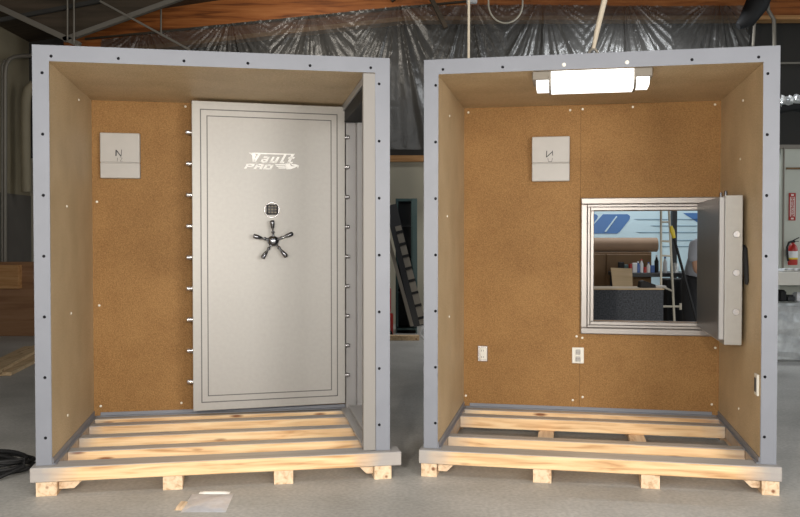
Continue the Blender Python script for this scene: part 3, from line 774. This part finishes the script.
bmesh.ops.subdivide_edges(bm, edges=bm.edges[:], cuts=6, use_grid_fill=True)
for v in bm.verts:
    if v.co.z > .02: v.co += Vector((rnd.uniform(-1, 1), rnd.uniform(-1, 1), rnd.uniform(-1, 1)))*.012
tag(obj('foil_wrapped_box', bm, M['silverfoil'], None), 'long box wrapped in shiny silver foil on the floor under the shelf bench', 'box')
k0 = f0.z+.015
for i, (u, w, hgt, mat, lb, ct) in enumerate(((781, .07, .12, 'black', 'black scrap bundle on top of the foil wrapped box', 'scrap'), (789, .09, .06, 'darksteel', 'dark low tool case on top of the foil wrapped box', 'tool case'), (797, .07, .09, 'whiteplastic', 'pale packet on top of the foil wrapped box', 'packet'))):
    q = at(u, 300, 9.95); bm = BM(); box(bm, q.x-w/2, q.x+w/2, 9.88, 10.02, k0, k0+hgt, .012, 2)
    box(bm, q.x-w/3, q.x+w/3, 9.9, 10.0, k0+hgt, k0+hgt+.015, .005)
    tag(obj(ct.replace(' ', '_'), bm, M[mat], None), lb, ct)
bm = BM(); q0, q1 = at(779, 268, 10.1), at(806, 270, 10.1)
zt = h0.z
vs = [bm.verts.new((q0.x+(q1.x-q0.x)*i/10, 10.0+.2*j, zt+.003+(.03*abs(math.sin(i*1.3+j)) if 0 < i < 10 else 0))) for j in range(2) for i in range(11)]
for i in range(10): bm.faces.new((vs[i], vs[i+1], vs[i+12], vs[i+11]))
r_ = bmesh.ops.extrude_face_region(bm, geom=bm.faces[:]); bmesh.ops.translate(bm, vec=(0, 0, .006), verts=[g for g in r_['geom'] if isinstance(g, bmesh.types.BMVert)])
tag(obj('crumpled_paper', bm, M['whiteplastic'], None), 'crumpled pale paper lying along the top of the shelf bench', 'paper')

# ---- between the units
ca = thing('steel_cabinet', 'tall dark green open steel cabinet against the far wall between the two units', 'cabinet', (at(397, 300, 12.9).x, 12.6, 0))
hh = at(400, 199, 12.75).z; cw = .30
bm = BM(); box(bm, cw-.02, cw, 0, .5, 0, hh); box(bm, -.02+.0, .0, 0, .5, 0, hh); box(bm, 0, cw-.02, 0, .5, hh-.04, hh); box(bm, 0, cw-.02, .48, .5, 0, hh-.04); box(bm, 0, cw-.02, .02, .48, .05, .08)
obj('cabinet_body', bm, M['green'], ca)
bm = BM(); box(bm, 0, .02, -.012, -.001, .1, hh-.02); box(bm, cw-.09, cw, -.03, -.001, .1, hh, .004); obj('door_frame', bm, M['green'], ca)
bm = BM(); box(bm, .001, cw-.021, .30, .32, .09, hh-.045); obj('inner_panel', bm, M['darksteel'], ca)
for i, z in enumerate((.6, 1.1, 1.6)):
    bm = BM(); box(bm, .002, cw-.022, .02, .295, z, z+.02); obj('shelf', bm, M['darksteel'], ca)
def leaning(name, u0, v0, u1, v1, Y0, Y1, w, t, mat, label, cat, notches=0):
    a, b = at(u0, v0, Y0), at(u1, v1, Y1); b.z = max(b.z, .03)
    bm = BM(); bar(bm, a, b, w, t, (0, -1, 0)); 
    if notches:
        ob = thing(name, label, cat, (b.x, b.y, 0)); m = obj('strip', bm, M[mat], ob); m.location = (-b.x, -b.y, 0)
        d = (b-a)
        for k in range(notches):
            c = a+d*((k+.5)/notches); bm = BM(); bar(bm, c-d.normalized()*.018+Vector((0, -t, 0)), c+d.normalized()*.018+Vector((0, -t, 0)), w*1.1, .012, (0, -1, 0))
            o = obj('clip', bm, M['black'], ob); o.location = (-b.x, -b.y, 0)
        return ob
    return tag(obj(name, bm, M[mat], None), label, cat)
leaning('metal_strip', 398, 226, 423, 324, 12.32, 11.9, .09, .01, 'rod', 'long grey metal strip with black clips leaning on the green cabinet', 'strip', 8)
leaning('black_plank', 391, 205, 419, 326, 12.5, 12.08, .17, .02, 'darksteel', 'black plank leaning directly behind the clipped metal strip', 'plank')
leaning('metal_rail', 386, 230, 412, 326, 12.5, 12.0, .05, .03, 'rod', 'narrow grey rail leaning left of the black plank', 'rail')
leaning('blue_plank', 415, 215, 415.5, 318, 12.5, 12.3, .06, .02, 'green', 'narrow blue-green plank upright against the right edge of the green cabinet', 'plank')
q = at(389, 325, 12.1)
rj = thing('floor_jack', 'red machine part standing on the floor behind the flange of the tall door unit', 'machine', (q.x, 12.1, 0))
bm = BM(); box(bm, -.12, .06, -.08, .1, 0.001, .35, .03, 2); box(bm, -.09, .03, -.05, .06, .35, .72, .03, 2); cyl(bm, (-.03, 0, .72), (-.03, 0, .82), .04); obj('body', bm, M['red'], rj)
bm = BM(); cyl(bm, (.0, -.09, .06), (.0, -.14, .06), .055, 18); obj('wheel', bm, M['black'], rj, True)
bm = BM(); q = at(405, 331, 11.75); box(bm, q.x-.22, q.x+.2, 11.72, 11.84, .001, .07, .004)
tag(obj('timber_block', bm, M['timber'], None), 'pale timber bar on the floor in front of the leaning strips', 'timber')
bm = BM(); q = at(425, 332, 11.9); bmesh.ops.create_uvsphere
tube(bm, [(q.x+.07*math.cos(a), 11.9, .095+.075*math.sin(a)) for a in [k*2*PI/20 for k in range(21)]], .018, 8)
tag(obj('hose_ring', bm, M['whiteplastic'], None, True), 'small pale blue ring standing on the floor beside the hatch unit flange', 'ring')

# ---- left background : crate, timber, cable
cr = thing('plywood_crate', 'brown plywood crate on the floor against the beige left wall', 'crate', (-5.5, 12.25, 0))
zc = at(10, 262, 12.25).z
bm = BM(); box(bm, -.55, .6, 0, .22, .002, zc, .004); obj('crate_body', bm, M['plywood'], cr)
bm = BM(); q = at(0, 276, 12.2); box(bm, -.55, .03, -.12, -.001, q.z-.18, q.z+.16, .004); obj('batten', bm, M['glulam_light'], cr)
for i, (p0, p1, lb) in enumerate((((-10, 379, 'a'), (40, 351, 'b'), 'topmost of the pale timber planks on the floor left of the tall door unit'),
                                  ((4, 376, 'a'), (52, 352, 'b'), 'nearest of the pale timber planks on the floor left of the tall door unit'),
                                  ((-22, 375, 'a'), (30, 349, 'b'), 'farthest of the pale timber planks on the floor left of the tall door unit'))):
    c, s = math.cos(0), 0
    def fl(u, v): 
        x = (u-CX)/F; up = -(v-CY)/F; d = Vector((x, math.cos(PITCH)-up*math.sin(PITCH), math.sin(PITCH)+up*math.cos(PITCH))); k = -EYE/d.z; return Vector((0, 0, EYE))+d*k
    a, b = fl(p0[0], p0[1]), fl(p1[0], p1[1]); z = .02 if i else .058
    bm = BM(); bar(bm, a+Vector((0, 0, z)), b+Vector((0, 0, z)), .14, .035)
    tag(obj('timber_plank', bm, M['timber'], None), lb, 'plank', 'timber planks on the floor')
# black cable coil
def coil():
    bm = BM(); rnd = random.Random(11); c = Vector((-2.50, 5.12, 0)); pts = []
    nturn = 6
    for k in range(nturn*22):
        a = k*2*PI/22; t = k/22
        if k % 22 == 0: ox, oy, ra, rb, th = rnd.uniform(-.04, .04), rnd.uniform(-.04, .04), rnd.uniform(.24, .33), rnd.uniform(.10, .19), rnd.uniform(-.25, .05)
        x, y = ra*math.cos(a), rb*math.sin(a)
        pts.append(c+Vector((ox+x*math.cos(th)-y*math.sin(th), oy+x*math.sin(th)+y*math.cos(th), .014+.014*t+.012*math.sin(a*2+t))))
    # smooth
    for _ in range(3): pts = [pts[0]]+[(pts[i-1]+pts[i]*2+pts[i+1])/4 for i in range(1, len(pts)-1)]+[pts[-1]]
    pts += [c+Vector((.26, -.10, .05)), c+Vector((.16, -.24, .014)), c+Vector((-.05, -.30, .014)), c+Vector((-.4, -.27, .014)), c+Vector((-.8, -.33, .014))]
    tube(bm, pts, .0115, 7); 
    return bm
tag(obj('cable_coil', coil(), M['black'], None, True), 'tangled black power cable coiled on the floor beside the left pallet corner', 'cable')
bm = BM(); q = Vector((-4.13, 8.0, 0)); lathe(bm, [(.06, .001), (.09, .02), (.09, .07), (.04, .1)], 16, q)
tag(obj('cable_plug', bm, M['black'], None, True), 'small black object on the floor at the left edge', 'object')

# ---- packet on the floor
pk = thing('plastic_packet', 'shiny pale plastic packet lying on the floor before the left pallet', 'packet', (-1.01, 4.47, 0))
def crumple(x0, x1, y0, y1, z, amp, seed, shear=0, nx=26, ny=16, th=.008):
    bm = BM(); r = random.Random(seed); f = [(r.uniform(8, 30), r.uniform(-30, 30), r.uniform(0, 6)) for _ in range(5)]; g = []
    for s in (0, 1):
        gg = []
        for j in range(ny+1):
            for i in range(nx+1):
                u, v = i/nx, j/ny; x = x0+(x1-x0)*u+shear*v; y = y0+(y1-y0)*v
                e = min(u, 1-u, v, 1-v)*6; e = min(1, e)
                h = sum(math.sin(a*x*2+b*y+p) for a, b, p in f)/5
                gg.append(bm.verts.new((x, y, z+(th+amp*(1+h))*e*s + .0006*s)))
        g.append(gg)
    n = nx+1
    for s in (0, 1):
        for j in range(ny):
            for i in range(nx):
                q = (g[s][j*n+i], g[s][j*n+i+1], g[s][(j+1)*n+i+1], g[s][(j+1)*n+i]); bm.faces.new(q if s else q[::-1])
    idx = [i for i in range(n)]+[j*n+nx for j in range(1, ny+1)]+[ny*n+i for i in range(nx-1, -1, -1)]+[j*n for j in range(ny-1, 0, -1)]
    for a, b in zip(idx, idx[1:]+idx[:1]): bm.faces.new((g[0][a], g[0][b], g[1][b], g[1][a]))
    return bm
obj('film_bag', crumple(-.115, .115, -.150, .165, .001, .004, 4, -.02, th=.004), M['packet'], pk, True)
obj('paper_sheet', crumple(-.10, .07, .166, .205, .001, .002, 6, .0, 12, 4, th=.004), M['logo'], pk, True)
obj('cardboard_tab', crumple(-.158, -.118, -.12, .02, .001, .003, 8, .0, 6, 6), M['pine_block'], pk, True)

# ================================================================== view through the hatch
# carpet covered box
q0, q1 = at(575, 288.6, 8.2), at(663.5, 321, 8.2)
cb = thing('carpeted_crate', 'large dark grey carpet-covered crate with a pale wooden lid, seen through the hatch', 'crate', (q0.x, 8.2, 0))
cwid, ch = q1.x-q0.x, q0.z
bm = BM(); box(bm, 0, cwid, 0, .42, .001, ch-.012, .01, 2); obj('carpet_shell', bm, M['carpet'], cb)
bm = BM(); box(bm, -.005, cwid+.005, -.01, .43, ch-.0115, ch, .003); obj('lid', bm, M['plywood_pale'], cb)
bm = BM(); q = at(640, 287, 8.6); prism(bm, [(-.07, .0), (.09, .0), (.08, .03), (-.03, .07), (-.06, .06)], 'y', -.05, .05)
o = obj('tape_dispenser', bm, M['black'], None, False, (q.x, 8.4, ch)); tag(o, 'black wedge-shaped tape dispenser on the lid of the carpeted crate', 'tape dispenser')
bm = BM(); box(bm, -.08, .08, -.08, .08, 0, .018, .003); o = obj('notebook', bm, M['box'], None, False, (at(656, 287, 8.45).x, 8.45, ch)); tag(o, 'pale flat notebook on the lid of the carpeted crate', 'notebook')
# brown cabinet with kraft roll
q0, q1 = at(560, 252, 11.2), at(652, 252, 11.2)
bc = thing('wooden_cabinet', 'brown wooden cabinet beneath the roll of kraft paper', 'cabinet', (q0.x, 11.2, 0))
bw = q1.x-q0.x; bh = q0.z
bm = BM(); box(bm, 0, bw, .02, .5, .001, bh, .004); obj('cabinet_body', bm, M['cabinet'], bc)
for i in range(2):
    bm = BM(); box(bm, .01+i*bw/2, bw/2-.01+i*bw/2, 0, .0195, .05, bh-.03, .004); obj('door', bm, M['cabinet'], bc)
q2 = at(656.5, 245, 11.15); rad = .095
bm = BM(); cyl(bm, (q0.x+.02, 11.35, bh+rad), (q2.x*11.35/11.15, 11.35, bh+rad), rad, 36)
tag(obj('kraft_paper_roll', bm, M['kraft'], None, True), 'long brown roll of kraft paper lying on the brown cabinet, seen through the hatch', 'paper roll')
# work bench
q0, q1 = at(620, 273, 10.5), at(700, 273, 10.5)
wb = thing('workbench', 'dark-topped workbench crowded with supplies, seen through the hatch', 'workbench', (q0.x, 10.5, 0))
ww = q1.x-q0.x; wz = q0.z
bm = BM(); box(bm, 0, ww, 0, .6, wz-.05, wz, .004); obj('bench_top', bm, M['darksteel'], wb)
for x in (.02, ww-.08):
    for y in (.03, .52): 
        bm = BM(); box(bm, x, x+.06, y, y+.06, .001, wz-.0505); obj('leg', bm, M['darksteel'], wb)
bm = BM(); box(bm, .03, ww-.03, .04, .56, .25, .28); obj('shelf', bm, M['darksteel'], wb)
q = at(664, 321, 10.3); kc = thing('equipment_case', 'large black equipment case standing in front of the workbench behind the tube rack', 'case', (q.x, 10.2, 0))
bm = BM(); box(bm, 0, .45, 0, .28, .03, wz-.06, .02, 2); obj('case_body', bm, M['black'], kc)
bm = BM(); box(bm, .12, .33, -.012, -.0005, .55, .60, .004); obj('handle', bm, M['darksteel'], kc)
for x in (.05, .38):
    bm = BM(); cyl(bm, (x, .05, .02), (x+.03, .05, .02), .019); obj('wheel', bm, M['darksteel'], kc, True)
rnd = random.Random(21)
def bottle(x, y, z, h, r, mat, label, cap='whiteplastic'):
    t = thing('bottle', label, 'bottle', (x, y, z), 0, 'supplies on the workbench')
    bm = BM(); lathe(bm, [(r*.95, .0005), (r, .005), (r, h*.65), (r*.5, h*.8), (r*.4, h*.88)], 14); obj('bottle_body', bm, M[mat], t, True)
    bm = BM(); lathe(bm, [(r*.48, h*.88+.0005), (r*.48, h)], 12); obj('cap', bm, M[cap], t, True)
def can(x, y, z, h, r, mat, label):
    bm = BM(); lathe(bm, [(r, .0005), (r, h*.96), (r*.92, h)], 16); tag(obj('can', bm, M[mat], None, True, (x, y, z)), label, 'can', 'supplies on the workbench')
def carton(x, y, z, w, h, mat, label):
    bm = BM(); box(bm, -w/2, w/2, -w/3, w/3, .0005, h, .004, 1); box(bm, -w/2*.96, w/2*.96, -.006, .006, h, h+.003); tag(obj('small_box', bm, M[mat], None, False, (x, y, z)), label, 'box', 'supplies on the workbench')
Yb = 10.62
def bx_(u): return at(u, 270, Yb).x
carton(bx_(621), Yb, wz, .07, .13, 'black', 'black upright box at the left end of the workbench')
carton(bx_(626), Yb, wz, .05, .10, 'green', 'dark green little box behind the plywood offcut')
can(bx_(630.5), Yb, wz, .11, .022, 'red', 'small red can behind the plywood offcut')
carton(bx_(634.5), Yb, wz, .06, .12, 'whiteplastic', 'white box just above the right corner of the plywood offcut')
bottle(bx_(638), Yb, wz, .14, .025, 'blue', 'blue bottle right of the plywood offcut')
bottle(bx_(641.5), Yb, wz, .17, .022, 'whiteplastic', 'slim white bottle between blue bottle and red can', 'red')
can(bx_(645), Yb, wz, .07, .02, 'red', 'low dark red can in the middle of the workbench')
bottle(bx_(648.5), Yb, wz, .13, .022, 'whiteplastic', 'white bottle with a blue cap mid workbench', 'blue')
carton(bx_(652.5), Yb, wz, .05, .09, 'blue', 'little blue box left of the tall dark bottle')
bottle(bx_(656.5), Yb, wz, .22, .026, 'black', 'tall dark bottle with white cap left of the tube rack')
bottle(bx_(665), Yb, wz, .20, .025, 'whiteplastic', 'white bottle seen between the two uprights of the tube rack', 'blue')
can(bx_(676), Yb, wz, .12, .03, 'silverfoil', 'silver can right of the tube rack')
# plywood offcut leaning on the bench
a, b = at(614.5, 286, 10.1), at(634, 267, 10.3)
bm = BM(); prism(bm, [(-.12, 0), (.12, 0), (.125, .80), (.13, b.z+.0), (-.13, b.z+.01), (-.115, .8)], 'y', 0, .018)
o = obj('plywood_offcut', bm, M['plywood_pale'], None, False, ((at(626.5, 280, 10.2).x), 10.16, .003)); o.rotation_euler = (-.22, 0, 0)
o.location.y = 10.2; tag(o, 'pale plywood offcut leaning upright against the workbench', 'plywood')
# cream tube rack
tr = thing('tube_rack', 'cream tubular rack with two uprights and cross rungs, seen through the hatch', 'rack', (at(661, 300, 9.35).x, 9.35, 0))
o_ = Vector(tr.location)
def L3(u, v, Y=9.35): return at(u, v, Y)-o_
def up(name, u0, v0, u1, v1, r):
    bm = BM(); a, b = L3(u0, v0), L3(u1, v1); tube(bm, [a, b], r, 10); obj(name, bm, M['creamtube'], tr, True)
bm = BM(); a, b = L3(661, 200), L3(661.5, 321); b.z = .001; tube(bm, [a, b], .013, 10); obj('upright', bm, M['creamtube'], tr, True)
bm = BM(); a, b = L3(668.5, 200), L3(674.5, 323); k = (b-a)/(b.z-a.z)*(0.001-a.z)+a; tube(bm, [a, k], .013, 10); obj('upright', bm, M['creamtube'], tr, True)
for v0, v1, ue in ((222, 222, 669.5), (241, 241.5, 670), (255.5, 256, 671), (286, 291, 672.5)): up('rung', 661, v0, ue, v1, .010)
up('rung', 663, 306.5, 680, 306.5, .011)
bm = BM(); a = L3(680.5, 306.5); tube(bm, [a+Vector((0, 0, -.035)), a+Vector((0, 0, .035))], .014, 10); obj('end_knob', bm, M['creamtube'], tr, True)
# dark steel post
bm = BM(); q = at(674.5, 250, 12.0); box(bm, q.x-.035, q.x+.035, 12, 12.08, 0, 3.2); tag(obj('steel_post', bm, M['darksteel'], None), 'slim dark post behind the tube rack, in front of the pale blue trailer', 'post')
# pole with yellow grip
pl = thing('pole_saw', 'slanting black pole with a yellow grip leaning beside the tube rack', 'pole', (at(694, 312, 8.9).x, 8.9, 0)); o_ = Vector(pl.location)
a, b = at(674, 238, 9.0)-o_, at(694, 312, 8.9)-o_; g0 = at(671, 226, 9.0)-o_; e = b+(b-a)*( (b.z-.01)/(a.z-b.z))
bm = BM(); tube(bm, [a, e], .014, 8); obj('pole', bm, M['black'], pl, True)
bm = BM(); tube(bm, [g0, g0*.6+a*.4, a], [.014, .026, .018], 10); obj('grip', bm, M['yellow'], pl, True)

# pale blue trailer
tl, trr = at(540, 205, 13.0), at(745, 205, 13.0)
tx0, tx1 = 2.05, 5.6
tt = thing('trailer', 'pale blue trailer body with blue slanted decals at the far end, seen through the hatch', 'trailer', (tx0, 12.75, 0))
tw = tx1-tx0
bm = BM(); box(bm, 0, tw, 0, .9, .5, 2.6, .03, 2); obj('trailer_body', bm, M['trailer'], tt)
bm = BM(); box(bm, 0.1, tw-.1, .1, .8, .38, .4995); obj('chassis', bm, M['darksteel'], tt)
for x in (.8, 2.7):
    for y in (.05, .72):
        bm = BM(); cyl(bm, (x, y, .3), (x, y+.16, .3), .298, 24); obj('wheel', bm, M['black'], tt, True)
def decal(pts, mat, name='decal'):
    bm = BM(); P = [at(u, v, 12.748)-Vector(tt.location) for u, v in pts]; prism(bm, [(p.x, p.z) for p in P], 'y', -.004, -.0005); obj(name, bm, M[mat], tt)
decal([(603, 214.2), (627.5, 214.2), (630, 216), (629.8, 219), (620, 231.5), (617, 233.6), (588, 233.6), (587, 232)], 'decalblue')
decal([(570, 214.2), (596, 214.2), (598, 216), (597, 219), (584, 233.6), (560, 233.6)], 'decalblue')
bm = BM(); P = [at(u, v, 12.744)-Vector(tt.location) for u, v in ((616.2, 216), (617.2, 216.6), (606, 232), (604.6, 231.4))]; prism(bm, [(p.x, p.z) for p in P], 'y', -.012, -.0045); obj('decal_slash', bm, M['trailer'], tt)
decal([(683, 213), (700, 213), (720, 226), (700, 224)], 'decalblue')
for v, u0, u1 in ((219, 634, 700), (225.5, 650, 700), (232, 636, 700), (240, 660, 700), (246, 660, 700)): decal([(u0, v), (u1, v), (u1, v+.8), (u0+4, v+.8)], 'stripe', 'stripe')

# ---- person bending beside the bench
def skin_obj(name, verts, edges, radii, mat, parent, root=0, sub=2):
    me = bpy.data.meshes.new(name); me.from_pydata([tuple(v) for v in verts], edges, []); me.materials.append(mat)
    o = bpy.data.objects.new(name, me); C.objects.link(o); o.parent = parent
    sk = o.modifiers.new('skin', 'SKIN'); sk.use_smooth_shade = True
    for i, r in enumerate(radii):
        r = r if isinstance(r, tuple) else (r, r); me.skin_vertices[0].data[i].radius = r
        me.skin_vertices[0].data[i].use_root = (i == root)
    ss = o.modifiers.new('sub', 'SUBSURF'); ss.levels = sub; ss.render_levels = sub
    return o
pc = at(697, 300, 9.75)
pr = thing('person', 'person in a grey T-shirt and black trousers stooping, partly hidden by the open hatch door', 'person', (pc.x, 9.75, 0), 0)
# x = direction the person faces (to the right), y = sideways
# body (skin): one continuous figure
V = [(0, 0, .92), (.03, 0, 1.06), (.12, 0, 1.22), (.24, 0, 1.34), (.33, 0, 1.38), (.39, 0, 1.39), (.45, 0, 1.40),
     (0, .10, .86), (.04, .11, .50), (-.03, .11, .10), (.10, .12, .04),
     (0, -.10, .86), (.05, -.11, .50), (0, -.11, .10), (.13, -.12, .04),
     (.24, .19, 1.33), (.30, .24, 1.06), (.48, .20, .98), (.56, .18, .99),
     (.24, -.19, 1.33), (.32, -.23, 1.06), (.50, -.19, 1.00), (.58, -.17, 1.01)]
E_ = [(0, 1), (1, 2), (2, 3), (3, 4), (4, 5), (5, 6), (0, 7), (7, 8), (8, 9), (9, 10), (0, 11), (11, 12), (12, 13), (13, 14), (3, 15), (15, 16), (16, 17), (17, 18), (3, 19), (19, 20), (20, 21), (21, 22)]
Rr = [(.14, .12), (.13, .11), (.14, .12), (.15, .12), .06, .085, .08, .085, .055, .04, .04, .085, .055, .04, .04, .055, .042, .032, .03, .055, .042, .032, .03]
body = skin_obj('body', V, E_, Rr, M['skin'], pr)
def hand(bx, by, bz):
    for k, (dy, L) in enumerate(((.03, .065), (.01, .075), (-.01, .07), (-.03, .055))):
        p = Vector((bx, by+dy, bz)); skin_obj('finger', [p, p+Vector((L*.5, 0, -.01)), p+Vector((L*.85, 0, -.035)), p+Vector((L*.95, 0, -.06))], [(0, 1), (1, 2), (2, 3)], [.010, .009, .008, .007], M['skin'], body, 0, 1)
    p = Vector((bx-.04, by+.03*(1 if by < 0 else -1), bz)); s = 1 if by < 0 else -1
    skin_obj('thumb', [p, p+Vector((.03, .03*s, -.005)), p+Vector((.055, .035*s, -.03))], [(0, 1), (1, 2)], [.011, .010, .008], M['skin'], body, 0, 1)
hand(.585, .18, .99); hand(.605, -.17, 1.01)
# shirt, trousers, cap, shoes as clothing
skin_obj('shirt', [(-.01, 0, .93), (.02, 0, 1.05), (.11, 0, 1.20), (.235, 0, 1.34), (.31, 0, 1.37), (.24, .19, 1.33), (.275, .24, 1.14), (.24, -.19, 1.33), (.29, -.24, 1.14)],
         [(0, 1), (1, 2), (2, 3), (3, 4), (3, 5), (5, 6), (3, 7), (7, 8)], [(.175, .15), (.175, .14), (.18, .15), (.185, .15), .09, .085, .072, .085, .072], M['grey_shirt'], pr)
skin_obj('trousers', [(0, 0, .90), (0, .10, .84), (.04, .11, .50), (-.03, .11, .09), (0, -.10, .84), (.05, -.11, .50), (0, -.11, .09), (.02, 0, 1.04)],
         [(0, 1), (1, 2), (2, 3), (0, 4), (4, 5), (5, 6), (0, 7)], [(.19, .17), .115, .09, .075, .115, .09, .075, (.19, .165)], M['black_trousers'], pr)
for y, x in ((.115, -.03), (-.115, 0)):
    bm = BM(); box(bm, x-.07, x+.20, y-.05, y+.05, .001, .085, .03, 3); obj('shoe', bm, M['boot'], pr, True)
HM = Matrix.Translation((.44, 0, 1.385)) @ Matrix.Rotation(math.radians(42), 4, 'Y') @ Matrix.Translation((-.385, 0, -1.57))
def headpart(name, bm, m): bm.transform(HM); return obj(name, bm, m, pr, True)
bm = BM(); ball(bm, (.375, 0, 1.575), .098, (1.02, .92, 1.05), 20)
for v in bm.verts:
    if v.co.x > .41 and v.co.z < 1.60: v.co.x = .41
headpart('hair', bm, M['hair'])
bm = BM(); ball(bm, (.385, 0, 1.60), .103, (1.02, .95, .85), 20); box(bm, .44, .56, -.07, .07, 1.60, 1.612, .005); headpart('cap', bm, M['maroon'])
bm = BM(); ball(bm, (.468, 0, 1.555), .014, (1, .8, 1.4), 10); ball(bm, (.455, .034, 1.575), .011, n=10); ball(bm, (.455, -.034, 1.575), .011, n=10); box(bm, .445, .462, -.022, .022, 1.517, 1.525, .003)
ball(bm, (.375, .083, 1.56), .022, (.7, .4, 1.2), 10); ball(bm, (.375, -.083, 1.56), .022, (.7, .4, 1.2), 10)
headpart('face', bm, M['skin'])
pr.rotation_euler = (0, 0, math.radians(-75))

# ================================================================== light
w = bpy.data.worlds.new('world'); bpy.context.scene.world = w; w.use_nodes = True
w.node_tree.nodes['Background'].inputs[0].default_value = (.80, .90, 1.0, 1); w.node_tree.nodes['Background'].inputs[1].default_value = .72
def area(name, loc, target, sx, sy, power, col):
    l = bpy.data.lights.new(name, 'AREA'); l.shape = 'RECTANGLE'; l.size = sx; l.size_y = sy; l.energy = power; l.color = col
    o = bpy.data.objects.new(name, l); C.objects.link(o); o.location = loc
    o.rotation_euler = (Vector(target)-Vector(loc)).to_track_quat('-Z', 'Y').to_euler(); return o
area('flash_lamp', (-.68, -.1, 1.75), (-.9, 5, 1.2), .16, .16, 130, (1, .92, .80))
area('flash_lamp', (.48, -.1, 1.75), (1.0, 5, 1.2), .16, .16, 66, (1, .92, .80))
area('side_fill', (3.6, -1.2, 2.0), (-1.4, 5.2, 1.3), 2.2, 2.2, 225, (1, .95, .88))  # unseen broad fill, added to brighten the shells' side walls
area('side_fill', (-3.6, -1.2, 2.0), (1.4, 5.2, 1.3), 2.2, 2.2, 60, (1, .95, .88))  # weaker added fill from the other side
for x, p in ((-1.6, 36), (2.2, 28)):
    o = area('overhead_fill', (x, 1.9, 5.0), (x, 2.8, 0), 1.6, .6, p, (1, .95, .87)); o.data.spread = math.radians(110)  # added overhead fills that brighten the front floor, no real fixtures
area('right_fill', (9.0, 9.0, 3.0), (4.5, 9.5, .5), 3, 3, 100, (.85, .93, 1))  # added cool fill from the right, the wall there has no opening
area('overhead_fill', (3.4, 11.6, 4.6), (3.2, 12.4, .5), 1.5, .5, 120, (.95, .98, 1))  # added overhead fill for the area behind the hatch
area('overhead_fill', (-1.2, 11.5, 4.7), (-1.2, 13, 3), 1.5, .5, 30, (1, .93, .82))  # added fill aimed at the plastic sheeting

s = bpy.context.scene
s.view_settings.view_transform = 'Standard'; s.view_settings.look = 'None'; s.view_settings.gamma = 1; s.view_settings.exposure = 0
s.view_settings.use_curve_mapping = False
